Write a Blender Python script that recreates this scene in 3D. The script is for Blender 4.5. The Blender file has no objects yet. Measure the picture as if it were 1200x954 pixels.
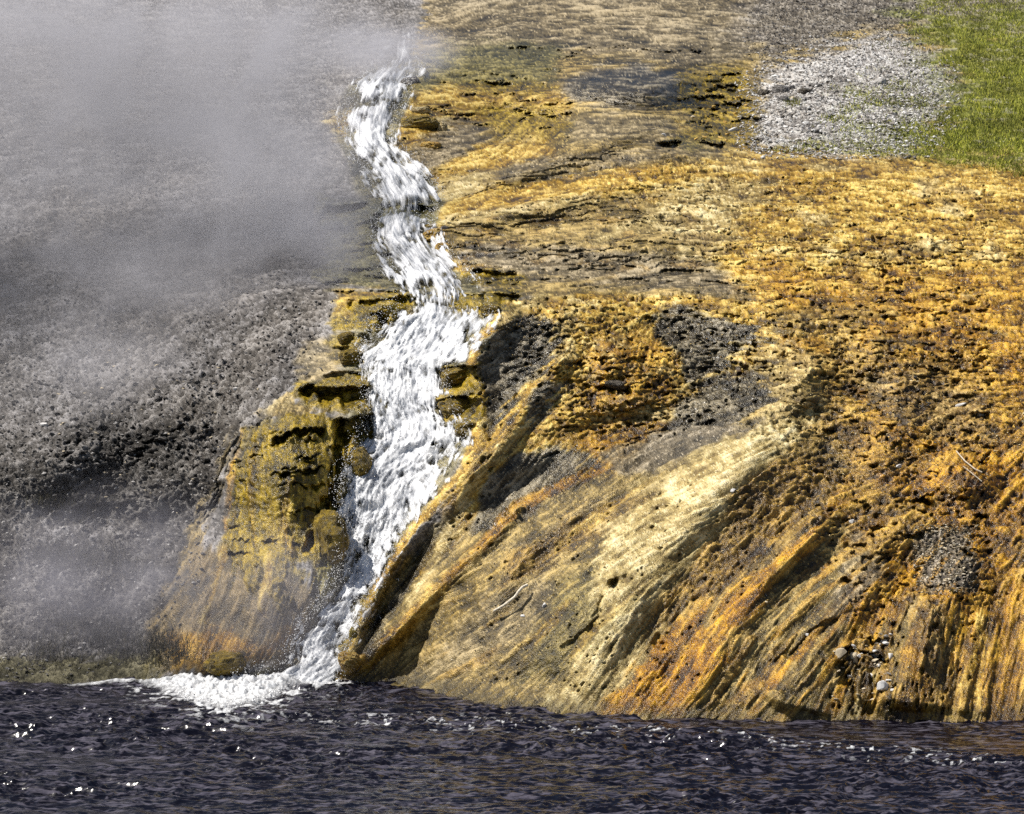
import bpy, math, random, time
import numpy as np
T0 = time.time()
random.seed(11)
rng = np.random.default_rng(7)
C = bpy.context.scene.collection
scn = bpy.context.scene

# ------------------------------------------------------------------ camera, sky, sun, exposure
F = 2600.0            # focal length in units of the 1200-wide photograph
HV = 310.0            # horizon row
CU = 600.0
CAMZ = 7.0
cd = bpy.data.cameras.new('camera'); cam = bpy.data.objects.new('camera', cd); C.objects.link(cam)
cam.location = (0, 0, CAMZ); cam.rotation_euler = (math.radians(90), 0, 0)
cd.sensor_width = 36; cd.lens = F / 1200 * 36
cd.shift_y = -(477 - HV) / 1200
cd.clip_start = 0.5; cd.clip_end = 5000
scn.camera = cam

SUN = np.array([-0.56, -0.06, 0.80]); SUN = SUN / np.linalg.norm(SUN)      # towards the sun
w = bpy.data.worlds.new('World'); scn.world = w; w.use_nodes = True
nt = w.node_tree; nt.nodes.clear()
so = nt.nodes.new('ShaderNodeOutputWorld'); sb = nt.nodes.new('ShaderNodeBackground'); st = nt.nodes.new('ShaderNodeTexSky')
st.sky_type = 'NISHITA'; st.sun_disc = False
st.sun_elevation = math.asin(SUN[2]); st.sun_rotation = math.atan2(SUN[0], SUN[1])
st.dust_density = 1.5
sb.inputs[1].default_value = 0.062
nt.links.new(st.outputs[0], sb.inputs[0]); nt.links.new(sb.outputs[0], so.inputs[0])
sl = bpy.data.lights.new('sun', 'SUN'); sl.energy = 5.0; sl.angle = math.radians(0.5); sl.color = (1, 0.95, 0.87)
sun = bpy.data.objects.new('sun', sl); C.objects.link(sun)
from mathutils import Vector, Matrix
sun.rotation_euler = Vector(SUN).to_track_quat('Z', 'Y').to_euler(); sun.location = (-20, 20, 60)
scn.view_settings.view_transform = 'Standard'; scn.view_settings.look = 'None'
scn.view_settings.exposure = 0.38; scn.view_settings.gamma = 1.0
scn.render.engine = 'CYCLES'
scn.cycles.max_bounces = 4; scn.cycles.diffuse_bounces = 2; scn.cycles.glossy_bounces = 2
scn.cycles.transparent_max_bounces = 4; scn.cycles.volume_bounces = 0
scn.cycles.use_denoising = False

# ------------------------------------------------------------------ numeric helpers
def sm(a, b, x):
    t = np.clip((x - a) / (b - a), 0, 1); return t * t * (3 - 2 * t)
_tab = rng.random(65536).astype(np.float32)
def _h(ix, iy, iz):
    return _tab[((ix * 73856093) ^ (iy * 19349663) ^ (iz * 83492791)) & 65535]
def vnoise(x, y, z):
    x = np.asarray(x, np.float32); y = np.asarray(y, np.float32); z = np.asarray(z, np.float32)
    xf = np.floor(x); yf = np.floor(y); zf = np.floor(z)
    ix = xf.astype(np.int64); iy = yf.astype(np.int64); iz = zf.astype(np.int64)
    x = x - xf; y = y - yf; z = z - zf
    x = x * x * (3 - 2 * x); y = y * y * (3 - 2 * y); z = z * z * (3 - 2 * z)
    def L(a, b, t): return a + (b - a) * t
    r = L(L(L(_h(ix, iy, iz), _h(ix + 1, iy, iz), x), L(_h(ix, iy + 1, iz), _h(ix + 1, iy + 1, iz), x), y),
          L(L(_h(ix, iy, iz + 1), _h(ix + 1, iy, iz + 1), x), L(_h(ix, iy + 1, iz + 1), _h(ix + 1, iy + 1, iz + 1), x), y), z)
    return r * 2 - 1
def fbm(x, y, z, n=4, gain=0.5, lac=2.03):
    s = 0; a = 1; t = 0
    for k in range(n):
        s = s + a * vnoise(x + 17.3 * k, y + 5.1 * k, z - 9.7 * k); t += a; a *= gain
        x = x * lac; y = y * lac; z = z * lac
    return s / t
def box(a, r):
    if r < 1: return a
    k = 2 * r + 1
    p = np.pad(a, ((r + 1, r), (0, 0)), mode='edge').cumsum(0); a = (p[k:] - p[:-k]) / k
    p = np.pad(a, ((0, 0), (r + 1, r)), mode='edge').cumsum(1); return (p[:, k:] - p[:, :-k]) / k

# low-resolution field grid over the slope
S = 3.0
LU = np.arange(-60, 1262, S); LV = np.arange(-60, 1002, S)
GU, GV = np.meshgrid(LU, LV)
def samp(f, u, v):
    x = np.clip((u - LU[0]) / S, 0, len(LU) - 1.001); y = np.clip((v - LV[0]) / S, 0, len(LV) - 1.001)
    i = x.astype(np.int64); j = y.astype(np.int64); x = (x - i).astype(np.float32); y = (y - j).astype(np.float32)
    return (f[j, i] * (1 - x) + f[j, i + 1] * x) * (1 - y) + (f[j + 1, i] * (1 - x) + f[j + 1, i + 1] * x) * y
def seg_dist(U, V, pts):
    """distance to a polyline, and position (0..1) along it, and side sign"""
    best = np.full(U.shape, 1e9, np.float32); tt = np.zeros(U.shape, np.float32); sd = np.zeros(U.shape, np.float32)
    n = len(pts) - 1
    for k in range(n):
        ax, ay = pts[k][:2]; bx, by = pts[k + 1][:2]
        dx, dy = bx - ax, by - ay; L2 = dx * dx + dy * dy + 1e-9
        t = np.clip(((U - ax) * dx + (V - ay) * dy) / L2, 0, 1)
        d = np.hypot(U - ax - t * dx, V - ay - t * dy)
        m = d < best
        best = np.where(m, d, best); tt = np.where(m, (k + t) / n, tt)
        sd = np.where(m, np.sign((U - ax) * dy - (V - ay) * dx), sd)
    return best, tt, sd
def poly_sdf(pts):
    """negative inside"""
    d, _, _ = seg_dist(GU, GV, list(pts) + [pts[0]])
    ins = np.zeros(GU.shape, bool); n = len(pts)
    for k in range(n):
        x1, y1 = pts[k]; x2, y2 = pts[(k + 1) % n]
        if y1 == y2: continue
        c = ((y1 > GV) != (y2 > GV)) & (GU < (x2 - x1) * (GV - y1) / (y2 - y1) + x1)
        ins ^= c
    return np.where(ins, -d, d).astype(np.float32)

# ------------------------------------------------------------------ the shape of the bank: distance of the ground at each place
profiles = {
    -300: [(-200, 150), (-50, 100), (47, 78), (100, 67), (200, 57), (300, 50.5), (340, 48.8), (400, 46.6), (450, 45.2), (500, 44), (600, 42.3), (700, 40.8), (760, 39.3), (780, 38.4), (795, 37.55), (812, 37.1), (900, 36.4), (1000, 36.2)],
    120: [(-200, 150), (-50, 100), (47, 78), (100, 66), (200, 56), (300, 49.6), (340, 47.9), (400, 45.6), (450, 44.2), (500, 43.0), (560, 42.0), (600, 41.5), (640, 40.9), (700, 39.8), (740, 39.0), (775, 38.1), (797, 37.4), (812, 37.1), (900, 36.4), (1000, 36.2)],
    240: [(-200, 150), (-50, 100), (47, 78), (100, 65), (200, 55.5), (300, 48.5), (340, 46.6), (400, 44.2), (450, 42.8), (500, 41.4), (560, 40.2), (600, 39.8), (700, 38.6), (760, 38.0), (797, 37.4), (812, 37.1), (900, 36.6), (1000, 36.3)],
    340: [(-200, 150), (-50, 99), (47, 77), (100, 65), (200, 54.5), (240, 52), (300, 47.5), (336, 45.5), (345, 44.2), (400, 42.5), (450, 41.4), (482, 40.3), (490, 39.6), (560, 39.0), (600, 38.8), (700, 38.0), (760, 37.6), (792, 37.3), (812, 37.0), (900, 36.6), (1000, 36.3)],
    470: [(-200, 148), (-50, 98), (47, 76), (60, 72), (100, 64), (150, 58), (200, 54), (236, 52.2), (244, 50), (262, 48.8), (300, 47), (333, 45.2), (337, 44.6), (344, 41.9), (360, 41.5), (420, 40.8), (500, 40), (600, 39.1), (700, 38.3), (797, 37.2), (812, 36.8), (900, 36.4), (1000, 36.2)],
    600: [(-200, 148), (-50, 97), (47, 76), (100, 66), (170, 57), (240, 50.5), (300, 46.2), (330, 44.0), (345, 42.3), (370, 41.1), (420, 40.0), (500, 38.9), (600, 37.8), (700, 36.6), (800, 35.6), (828, 35.1), (900, 34.5), (1000, 34.2)],
    760: [(-200, 148), (-50, 97), (47, 77), (100, 66), (165, 57.5), (175, 55.2), (240, 50), (280, 47.3), (330, 44.3), (370, 42.2), (430, 40.6), (500, 39.1), (600, 37.4), (700, 36.0), (800, 34.9), (832, 34.5), (900, 34.0), (1000, 33.8)],
    900: [(-200, 150), (-50, 99), (47, 79), (150, 63), (180, 57.5), (200, 54.5), (280, 47.2), (340, 43.6), (380, 41.9), (430, 40.3), (500, 38.7), (600, 37.1), (700, 35.8), (800, 34.7), (836, 34.3), (900, 33.8), (1000, 33.6)],
    1150: [(-200, 150), (-50, 99), (47, 80), (150, 64), (190, 58.5), (205, 54.5), (280, 47.4), (340, 43.8), (400, 41.2), (500, 38.8), (600, 37.2), (700, 35.9), (800, 34.7), (842, 34.2), (900, 33.8), (1000, 33.6)],
    1600: [(-200, 150), (-50, 99), (47, 80), (150, 64), (205, 56), (280, 47.4), (400, 41.2), (500, 38.8), (600, 37.2), (700, 35.9), (846, 34.1), (900, 33.8), (1000, 33.6)],
}
def base_depth(U, V):
    ks = sorted(profiles)
    cols = [np.interp(V, [a for a, b in profiles[k]], [b for a, b in profiles[k]]) for k in ks]
    out = np.zeros(U.shape); x = np.clip(U, ks[0], ks[-1])
    for i in range(len(ks) - 1):
        t = (x - ks[i]) / (ks[i + 1] - ks[i]); m = (t >= 0) & (t <= 1); t = t * t * (3 - 2 * t)
        out = np.where(m, cols[i] * (1 - t) + cols[i + 1] * t, out)
    # above the sampled rows the slope simply runs on
    out = np.where(V < -200, 150 + (-200 - V) * 1.0, out)
    return out
BD = base_depth(GU, GV); BD = box(box(BD, 2), 2)

# grid of the slope: fine where it is close, coarser as it runs on to the sides and up the hill
def spaced(a, b, step, lo, hi, g=1.25):
    mid = list(np.arange(a, b, step)); left = []; s = step; x = a
    while x > lo: s *= g; x -= s; left.append(x)
    right = []; s = step; x = mid[-1]
    while x < hi: s *= g; x += s; right.append(x)
    return np.array(left[::-1] + mid + right)
US = spaced(-20, 1220, 1.22, -2600, 3800, 1.035); VS = spaced(-14, 866, 1.22, -900, 1000, 1.1)
U, V = np.meshgrid(US, VS); U = U.astype(np.float64); V = V.astype(np.float64)
NV, NU = U.shape
inside = (U > LU[0] + S) & (U < LU[-1] - S) & (V > LV[0] + S) & (V < LV[-1] - S)
D = np.where(inside, samp(BD, U, V), base_depth(U, V))
def pos(u, v, d): return np.stack([(u - CU) / F * d, d, CAMZ + (HV - v) / F * d], -1)
P0 = pos(U, V, D)
X, Y, Z = P0[..., 0], P0[..., 1], P0[..., 2]
print('grid', U.shape, time.time() - T0)

# ------------------------------------------------------------------ direction in which water has run over the bank
flow_pts = [(600,430,-.8,.6),(640,540,-.75,.65),(550,600,-.7,.75),(450,740,-.65,.75),(600,700,-.8,.6),(520,790,-.8,.5),(700,760,-.55,.8),
 (760,600,-.85,.5),(850,520,-.9,.4),(750,480,-1,.3),(700,350,1,0),(820,380,1,.15),(880,340,1,.1),(650,200,-1,.35),(540,230,-1,.45),(780,175,-1,.05),
 (700,300,1,-.1),(560,310,1,.05),(900,250,1,0),(1100,250,1,.05),(1000,400,1,.05),(1120,380,1,.1),(1000,520,-1,.25),(1100,600,-.9,.5),(900,640,-.75,.6),
 (800,760,-.62,.78),(950,760,-.65,.75),(950,680,-.7,.68),(1060,760,-.25,1),(1130,780,-.15,1),(1000,825,-.3,1),(860,810,-.6,.8),(1140,560,-.5,.8),
 (550,120,1,-.1),(640,90,1,-.15),(740,100,1,.05),(850,120,1,.1),(620,150,-.5,1),(150,100,1,0),(150,300,1,-.1),(150,450,1,-.35),(250,500,.6,-.8),
 (120,560,.8,-.4),(200,650,.55,-.85),(330,560,.1,1),(330,620,0,1),(330,700,-.2,1),(250,740,-.5,.85),(120,750,1,-.2),(420,380,1,0),(400,300,1,0),(700,420,-.8,.6),(760,420,-.2,1)]
sx = np.zeros(GU.shape); sy = np.zeros(GU.shape)
for (a, b, dx, dy) in flow_pts:
    an = 2 * math.atan2(dy, dx); wt = 1 / ((GU - a) ** 2 + (GV - b) ** 2 + 900) ** 1.5
    sx += wt * math.cos(an); sy += wt * math.sin(an)
ang = np.arctan2(sy, sx) / 2
# line integral convolution on a 1.2 px grid
LS = 1.25
lu = np.arange(-60, 1262, LS); lv = np.arange(-60, 1002, LS)
lU, lV = np.meshgrid(lu, lv)
A = samp(np.cos(2 * ang), lU, lV); B = samp(np.sin(2 * ang), lU, lV)
A2 = np.arctan2(B, A) / 2
A2 = A2 + 0.30 * fbm(lU / 90, lV / 60, 0 * lU, 3)
DX = np.cos(A2).astype(np.float32); DY = np.sin(A2).astype(np.float32)
H, W = DX.shape
jj, ii = np.meshgrid(np.arange(H), np.arange(W), indexing='ij')
def lic(noise, L, step=1.0):
    acc = noise.copy(); tw = 1.0
    for s in (1, -1):
        x = ii.astype(np.float32); y = jj.astype(np.float32); px = s * DX; py = s * DY
        for k in range(1, L + 1):
            x = x + px * step; y = y + py * step
            xi = np.clip(np.rint(x), 0, W - 1).astype(np.int32); yi = np.clip(np.rint(y), 0, H - 1).astype(np.int32)
            dx = DX[yi, xi]; dy = DY[yi, xi]; f = np.where(dx * px + dy * py < 0, -1, 1)
            px = dx * f; py = dy * f
            wt = 1 - k / (L + 1); acc = acc + wt * noise[yi, xi]; tw += wt
    return acc
def norm(a):
    a = a - a.mean(); return (a / a.std()).astype(np.float32)
n1 = rng.random((H, W)).astype(np.float32)
lic1 = norm(lic(norm(n1), 6))
lic2 = norm(lic(norm(box(rng.random((H, W)).astype(np.float32), 1)), 16))
lic3 = norm(lic(norm(box(box(rng.random((H, W)).astype(np.float32), 4), 3)), 34, 1.5))
def lsamp(f, u, v):
    def fold(a, lo, hi):
        p = hi - lo; a = np.mod(a - lo, 2 * p); return np.where(a > p, 2 * p - a, a) + lo
    x = (fold(u, lu[0], lu[-1]) - lu[0]) / LS; y = (fold(v, lv[0], lv[-1]) - lv[0]) / LS
    x = np.clip(x, 0, W - 1.001); y = np.clip(y, 0, H - 1.001)
    i = x.astype(np.int64); j = y.astype(np.int64); x = x - i; y = y - j
    return (f[j, i] * (1 - x) + f[j, i + 1] * x) * (1 - y) + (f[j + 1, i] * (1 - x) + f[j + 1, i + 1] * x) * y
l1 = lsamp(lic1, U, V); l2 = lsamp(lic2, U, V); l3 = lsamp(lic3, U, V)
print('lic', time.time() - T0)
# isotropic noise in the place itself
fA = fbm(X * .5, Y * .5, Z * .5, 4)
fB = fbm(X * 2.2 + 9, Y * 2.2, Z * 2.2, 4)
fC = fbm(X * 7 + 3, Y * 5, Z * 7, 3)
fD = fbm(X * 19, Y * 12 + 4, Z * 19, 2, .6)
print('noise', time.time() - T0)
# warped coordinates for ragged outlines
WU = U + 14 * fB + 12 * fA + 3 * l2 + 5 * fC; WV = V + 5 * fA + 8 * fbm(X * 2.2 - 5, Y * 2.2 + 7, Z * 2.2, 3) + 3 * fC
def pm(pts, soft=6, rag=6):
    s = samp(poly_sdf(pts), WU, WV)
    return sm(soft, -soft, s + rag * (0.6 * l2 + 0.5 * l3) * 0.5)
def lm(pts, wid, soft=4, rag=3):
    d, _, _ = seg_dist(GU, GV, pts); s = samp(d, WU * .35 + U * .65, WV * .35 + V * .65) - wid
    return sm(soft, -soft, s + rag * 0.5 * l2)

# ------------------------------------------------------------------ large relief (metres of distance, minus = proud)
def lowd(pts): return samp(seg_dist(GU, GV, pts)[0], U, V)
def ridge(pts, wid, amp, endfade=.12, asym=0):
    global D
    d, t, s = seg_dist(GU, GV, pts)
    e = sm(0, endfade, t) * sm(1, 1 - endfade, t) if endfade else 1
    ww = wid * (1 + asym * s)
    g = np.exp(-(d / ww) ** 2) * e
    D = D - amp * samp(g.astype(np.float32), U, V)
def blob(u, v, ru, rv, amp, rot=0):
    global D
    c, s_ = math.cos(rot), math.sin(rot); a = ((U - u) * c + (V - v) * s_) / ru; b = (-(U - u) * s_ + (V - v) * c) / rv
    D = D - amp * np.exp(-(a * a + b * b) ** 1.3)
RIM = [(612,362),(585,378),(560,402),(551,430),(563,460),(560,505),(545,550),(515,582),(480,625),(450,672),(425,722),(408,765),(398,793)]
R2 = [(690,395),(659,420),(602,492),(590,515),(557,554),(529,600),(510,649),(471,725),(430,770),(405,793)]
R3 = [(700,545),(652,570),(608,592),(562,642),(516,684),(477,730),(429,775)]
ridge(RIM, 13, .42, .05, .2)
ridge(R2, 16, .30)
ridge(R3, 13, .30)
ridge([(905,515),(830,590),(760,680),(705,760),(680,828)], 26, .26, .12)
ridge([(985,600),(905,672),(845,750),(800,832)], 22, .30, .12)
ridge([(1050,650),(985,720),(930,790),(905,834)], 24, .28, .12)
ridge([(1135,640),(1095,715),(1065,790),(1055,836)], 26, .26, .12)
ridge([(760,520),(690,580),(620,640),(560,720),(500,800)], 24, .24, .12)
ridge([(640,352),(690,375),(720,410),(700,450)], 26, .28, .15); ridge([(880,345),(930,380),(950,430),(930,480)], 26, .30, .15)
ridge([(1000,380),(1060,430),(1060,500),(1010,570)], 30, .26, .15)
blob(600, 440, 42, 38, -.45, -.6)          # dark hollow beside the rim
blob(640, 480, 28, 14, -.16, -.7)
blob(615, 575, 52, 22, -.35, -.55)
blob(500, 640, 50, 10, -.14, -.85)
blob(440, 725, 34, 6, -.20, -1.15)
blob(840, 440, 48, 34, -.50, -.2)          # grey hollow above the pale shoulder
blob(800, 385, 60, 20, -.45, .25)
blob(720, 500, 60, 18, -.28, -.2)
ridge([(960,470),(900,520),(830,560),(760,610),(690,690),(640,760),(590,810)], 52, .42, .18)   # pale shoulder
ridge([(690,400),(745,440),(740,500)], 36, .35, .3)
ridge([(960,400),(930,450),(950,490)], 30, .35, .3)
blob(915, 610, 60, 14, -.10, -.7)
ridge([(1010,560),(930,640),(840,710),(770,780),(730,825)], 16, .12)
ridge([(1080,600),(1000,660),(900,740),(830,800)], 14, .10)
blob(875, 690, 60, 7, -.08, -.75); blob(930, 665, 50, 7, -.07, -.8); blob(955, 750, 60, 7, -.1, -.7)
ridge([(1100,690),(1060,740),(1040,800),(1020,836)], 30, .16, .1)
ridge([(1160,640),(1120,700),(1090,790),(1085,838)], 30, .18, .1)
ridge([(985,770),(960,800),(950,838)], 24, .14, .1)
ridge([(1152,715),(1140,760),(1128,840)], 9, .11, .05); ridge([(1165,715),(1158,780),(1152,840)], 7, .09, .05)
blob(1128, 560, 40, 26, .45, .2); blob(1090, 665, 40, 26, -.2, .2)
blob(735, 100, 75, 26, 2.6, .05); blob(725, 150, 60, 20, 1.6); blob(560, 75, 60, 14, 1.2); blob(600, 140, 70, 16, -.8)
blob(640, 190, 90, 14, 1.0, -.3); blob(620, 240, 110, 16, .8, -.2); blob(700, 285, 110, 14, .6)
blob(835, 120, 45, 50, -1.6); blob(990, 120, 100, 40, 1.4)
blob(330, 560, 60, 60, .35); blob(300, 700, 60, 60, .45); blob(215, 700, 40, 60, .35); blob(235, 765, 70, 24, .5); blob(375, 690, 24, 60, .25)
blob(130, 500, 130, 50, .8, -.4); blob(120, 610, 80, 16, -.2); blob(80, 690, 60, 40, .3); blob(200, 620, 60, 30, -.5, -.9)
# stream bed cut between its banks
CAS = [(40,470,480),(70,455,490),(85,440,492),(100,425,480),(120,413,476),(135,407,470),(150,405,464),(170,410,458),(190,422,476),(210,430,500),(225,436,512),(237,446,518),
       (250,455,510),(262,442,508),(280,440,506),(300,446,520),(320,455,546),(334,462,556),(345,478,556),(360,472,562),(372,462,575),(385,447,570),(410,427,560),(430,425,530),(460,433,524),(480,432,520),(500,430,540),
       (520,424,546),(540,414,532),(560,405,520),(580,398,507),(600,400,496),(620,404,482),(640,404,470),(660,402,456),(680,398,448),(700,386,440),(720,371,426),(740,356,415),(760,345,405),(780,338,400),(796,300,398),(806,280,396)]
cv = [c[0] for c in CAS]; cl = [c[1] for c in CAS]; cr = [c[2] for c in CAS]
def casx(u, v):
    L = np.interp(v, cv, cl); R = np.interp(v, cv, cr); return (u - L) / (R - L), L, R
cx, cL, cR = casx(U, V)
chan = sm(-.25, .15, cx) * sm(1.15, .85, cx) * sm(40, 90, V) * sm(840, 800, V)
D = D + chan * np.interp(V, [60, 330, 345, 500, 650, 797], [.6, .5, .25, .3, .12, .05])
# small water-worn steps running level across the upper slope
upper = sm(345, 250, V)
def ledge(pts, rec, h, shelf=8, proud=None, fade=6):
    """a lip with a recess under it: pts = lip line, rec = depth under the lip (m), h = height of the face (px)"""
    global D
    pu = [p[0] for p in pts]; pv = [p[1] for p in pts]
    j0, j1 = np.searchsorted(VS, [min(pv) - 6 - shelf * 4, max(pv) + h * 2 + 12]); i0, i1 = np.searchsorted(US, [pu[0] - 5, pu[-1] + 5])
    m = (slice(j0, j1), slice(i0, i1)); u = U[m]; v = V[m]
    if u.size == 0: return
    d = v - np.interp(u, pu, pv) - 1.6 * vnoise(u / 14, u * 0 + pv[0], u * 0) - 1.2 * l2[m] - 1.0 * fC[m] * 3
    e = sm(pu[0] - 4, pu[0] + fade, u) * sm(pu[-1] + 4, pu[-1] - fade, u) * (1 if h > 18 else sm(-.45, .05, vnoise(u / 11, v / 30, u * 0 + pu[0])))
    hh = h * (0.7 + .5 * vnoise(u / 9, u * 0 + pv[0] + 3, u * 0 + 2))
    pr = rec * .45 if proud is None else proud
    o = np.where(d < 0, -pr * np.exp(d / shelf), -pr + (rec + pr) * np.minimum(d / 1.5, 1) * sm(hh * 1.15, hh * .55, d) + pr * sm(0, h * 1.3, d))
    D[m] += o * e
LEDGES = [
 ([(388,341),(440,340),(482,341)], .30, 8, 5), ([(408,352),(450,350),(492,350)], .28, 11, 5), ([(436,367),(482,365)], .30, 16, 5), ([(398,392),(420,389),(440,392)], .12, 12, 6),
 ([(390,408),(412,403)], .14, 9, 5), ([(395,418),(420,416)], .14, 12, 5),
 ([(516,345),(560,344),(612,345)], .30, 16, 5), ([(560,362),(585,358)], .15, 14, 5),
 ([(352,456),(372,452),(436,454)], .42, 23, 6), ([(360,440),(400,436),(432,438)], .15, 10, 6),
 ([(392,492),(412,489),(436,486)], .42, 34, 5), ([(322,514),(345,503),(394,500)], .34, 12, 6),
 ([(330,556),(352,551),(378,546)], .22, 9, 8), ([(326,569),(350,567),(372,570)], .12, 6, 7),
 ([(518,431),(540,428),(563,430)], .30, 26, 5), ([(514,468),(540,466),(562,466)], .34, 27, 5), ([(516,500),(560,498)], .22, 16, 5), ([(470,535),(500,520),(525,522)], .14, 10, 5),
 ([(366,240),(420,239),(515,242)], .7, 16, 6),
 ([(545,318),(575,316),(606,320)], .35, 10, 5), ([(548,330),(606,331)], .2, 6, 5),
 ([(772,167),(820,166),(850,168)], .8, 9, 6),
 ([(700,452),(722,450),(740,453)], .22, 9, 6), 
 ([(880,178),(1000,184),(1060,190),(1180,206)], .12, 5, 4),
 ([(470,140),(490,137),(512,140)], .5, 14, 6), ([(452,162),(480,160)], .4, 8, 5),
 ([(75,582),(110,588),(165,592)], .25, 12, 10), ([(1060,584),(1092,584)], .2, 9, 6), ([(970,562),(992,566)], .2, 12, 6), ([(1120,640),(1142,652)], .2, 10, 6),
 ([(714,680),(742,668)], .25, 12, 6), ([(1050,626),(1086,622)], .15, 9, 6), ([(978,762),(1000,758),(1040,774)], .3, 12, 5), ([(1008,746),(1040,752)], .15, 7, 5),
 ([(1140,480),(1160,484)], .25, 14, 6),
]
for L in LEDGES: ledge(*L)
lr = random.Random(5)
def inpoly(poly, u, v):
    c = False; n = len(poly)
    for k in range(n):
        x1, y1 = poly[k]; x2, y2 = poly[(k + 1) % n]
        if (y1 > v) != (y2 > v) and u < (x2 - x1) * (v - y1) / (y2 - y1) + x1: c = not c
    return c
def rnd_ledges(poly, n, ln, rec, h, slope=0):
    xs_ = [p[0] for p in poly]; ys_ = [p[1] for p in poly]; c = 0
    while c < n:
        u = lr.uniform(min(xs_), max(xs_)); v = lr.uniform(min(ys_), max(ys_))
        if not inpoly(poly, u, v): continue
        c += 1; q = lr.random() ** 1.6; l_ = ln[0] + (ln[1] - ln[0]) * q; s_ = (slope + lr.uniform(-.12, .12)) * l_ / 2
        ledge([(u - l_ / 2, v - s_), (u, v + lr.uniform(-1, 1)), (u + l_ / 2, v + s_)], rec * lr.uniform(.5, 1.2), h[0] + (h[1] - h[0]) * q * lr.uniform(.7, 1.2), 4, None, min(6, l_ / 4))
rnd_ledges([(372,255),(450,255),(455,335),(392,335)], 26, (14, 60), .2, (2.5, 6))
rnd_ledges([(798,80),(884,84),(888,165),(798,165)], 46, (8, 38), .55, (3, 7))
rnd_ledges([(480,70),(660,56),(670,165),(560,150),(500,150)], 46, (8, 44), .35, (2, 5))
rnd_ledges([(520,50),(880,48),(880,75),(700,75)], 16, (14, 60), .4, (2, 4))
rnd_ledges([(530,285),(860,300),(880,350),(600,334)], 40, (10, 70), .16, (2, 4))
rnd_ledges([(540,260),(740,230),(800,260),(840,300),(600,290)], 20, (10, 50), .12, (2, 3.5), -.25)
rnd_ledges([(640,350),(880,350),(1160,330),(1160,480),(900,440),(780,460),(640,440)], 130, (6, 22), .16, (2.5, 6))
rnd_ledges([(760,190),(1160,205),(1160,340),(860,340)], 330, (5, 20), .15, (1.4, 3.4))
rnd_ledges([(860,330),(1160,330),(1160,460),(940,440)], 200, (5, 22), .12, (1.5, 3.4))
rnd_ledges([(900,440),(1160,470),(1160,690),(1000,700),(960,560)], 110, (5, 20), .13, (2.5, 7))
rnd_ledges([(700,450),(800,450),(790,520),(640,540)], 24, (10, 34), .13, (2.5, 6), -.15)
rnd_ledges([(270,505),(395,495),(395,640),(370,660),(270,650)], 34, (7, 30), .14, (3, 7), -.1)
rnd_ledges([(40,250),(370,250),(330,440),(280,480),(40,560)], 60, (5, 24), .10, (2, 4))
rnd_ledges([(40,540),(250,480),(220,600),(160,640),(40,600)], 60, (5, 20), .14, (3, 6), -.3)
def hole(u, v, ru, rv_, dep, rot=0):
    global D
    k = 2.2 * max(ru, rv_); j0, j1 = np.searchsorted(VS, [v - k, v + k]); i0, i1 = np.searchsorted(US, [u - k, u + k]); m = (slice(j0, j1), slice(i0, i1))
    a = U[m] - u; b = V[m] - v; c, s_ = math.cos(rot), math.sin(rot); x = (a * c + b * s_) / ru; y = (-a * s_ + b * c) / rv_
    D[m] += dep * sm(1.25, .6, np.sqrt(x * x + y * y) + .35 * fC[m] + .1 * l1[m]) 
def rnd_holes(poly, n, ru, asp, dep, rot=0):
    xs_ = [p[0] for p in poly]; ys_ = [p[1] for p in poly]; c = 0
    while c < n:
        u = lr.uniform(min(xs_), max(xs_)); v = lr.uniform(min(ys_), max(ys_))
        if not inpoly(poly, u, v): continue
        c += 1; r = ru[0] + (ru[1] - ru[0]) * lr.random() ** 2.5; hole(u, v, r, r * asp * lr.uniform(.7, 1.3), dep * lr.uniform(.6, 1.2), rot + lr.uniform(-.3, .3))
rnd_holes([(620,350),(880,350),(1160,200),(1160,480),(900,440),(780,520),(640,500),(600,380)], 900, (1.3, 4.6), .5, .14)
rnd_holes([(900,440),(1160,480),(1160,760),(1000,740),(960,600)], 300, (1.4, 4), .5, .10, -.35)
rnd_holes([(895,90),(1060,60),(1120,100),(1060,185),(890,178)], 150, (2, 6), .35, .25, 0)
rnd_holes([(560,400),(650,380),(560,620),(500,660)], 70, (1.5, 4), .6, .1, -.6)
rnd_holes([(760,360),(880,370),(890,490),(780,500)], 110, (1.5, 4), .6, .1, -.2)
rnd_holes([(560,640),(800,560),(960,600),(800,820),(560,800)], 200, (1.2, 3), .5, .07, -.6)
rnd_holes([(980,750),(1140,720),(1140,835),(960,835)], 60, (1.0, 2.6), 2.0, .09, .25)
rnd_holes([(60,440),(280,420),(240,600),(60,600)], 240, (1.5, 5), .6, .12, -.3)

# broken little steps over the whole right side, strongest in the bright upper part
st_a = sm(520, 640, U) * sm(180, 230, V) * sm(560, 480, V)
zz = Z * 9 + 1.2 * fA + 1.3 * fB + .5 * fC
saw = (zz - np.floor(zz)); D = D + st_a * .05 * (saw - .5)
zz = Z * 5 + 2 * fA + 1.3 * fB; saw = zz - np.floor(zz)
D = D + .14 * (saw - .5) * sm(345, 300, V) * sm(420, 520, U) * (1 - chan)
def groove(pts, wid, dep, soft=2.5):
    global D
    d, t, s = seg_dist(GU, GV, pts); m = samp(d, U + 2.5 * l2 + 3 * fC, V + 2.5 * fC)
    D = D + dep * sm(wid + soft, max(wid - soft, 0), m)
groove([(398,498),(396,560),(378,600),(362,645)], 4, .35)
groove([(980,727),(955,738),(930,762),(908,775)], 1.5, .12); groove([(320,488),(296,500),(270,535),(252,580),(240,610)], 2, .14)
groove([(706,700),(690,735),(660,760)], 2, .08); 
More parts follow.
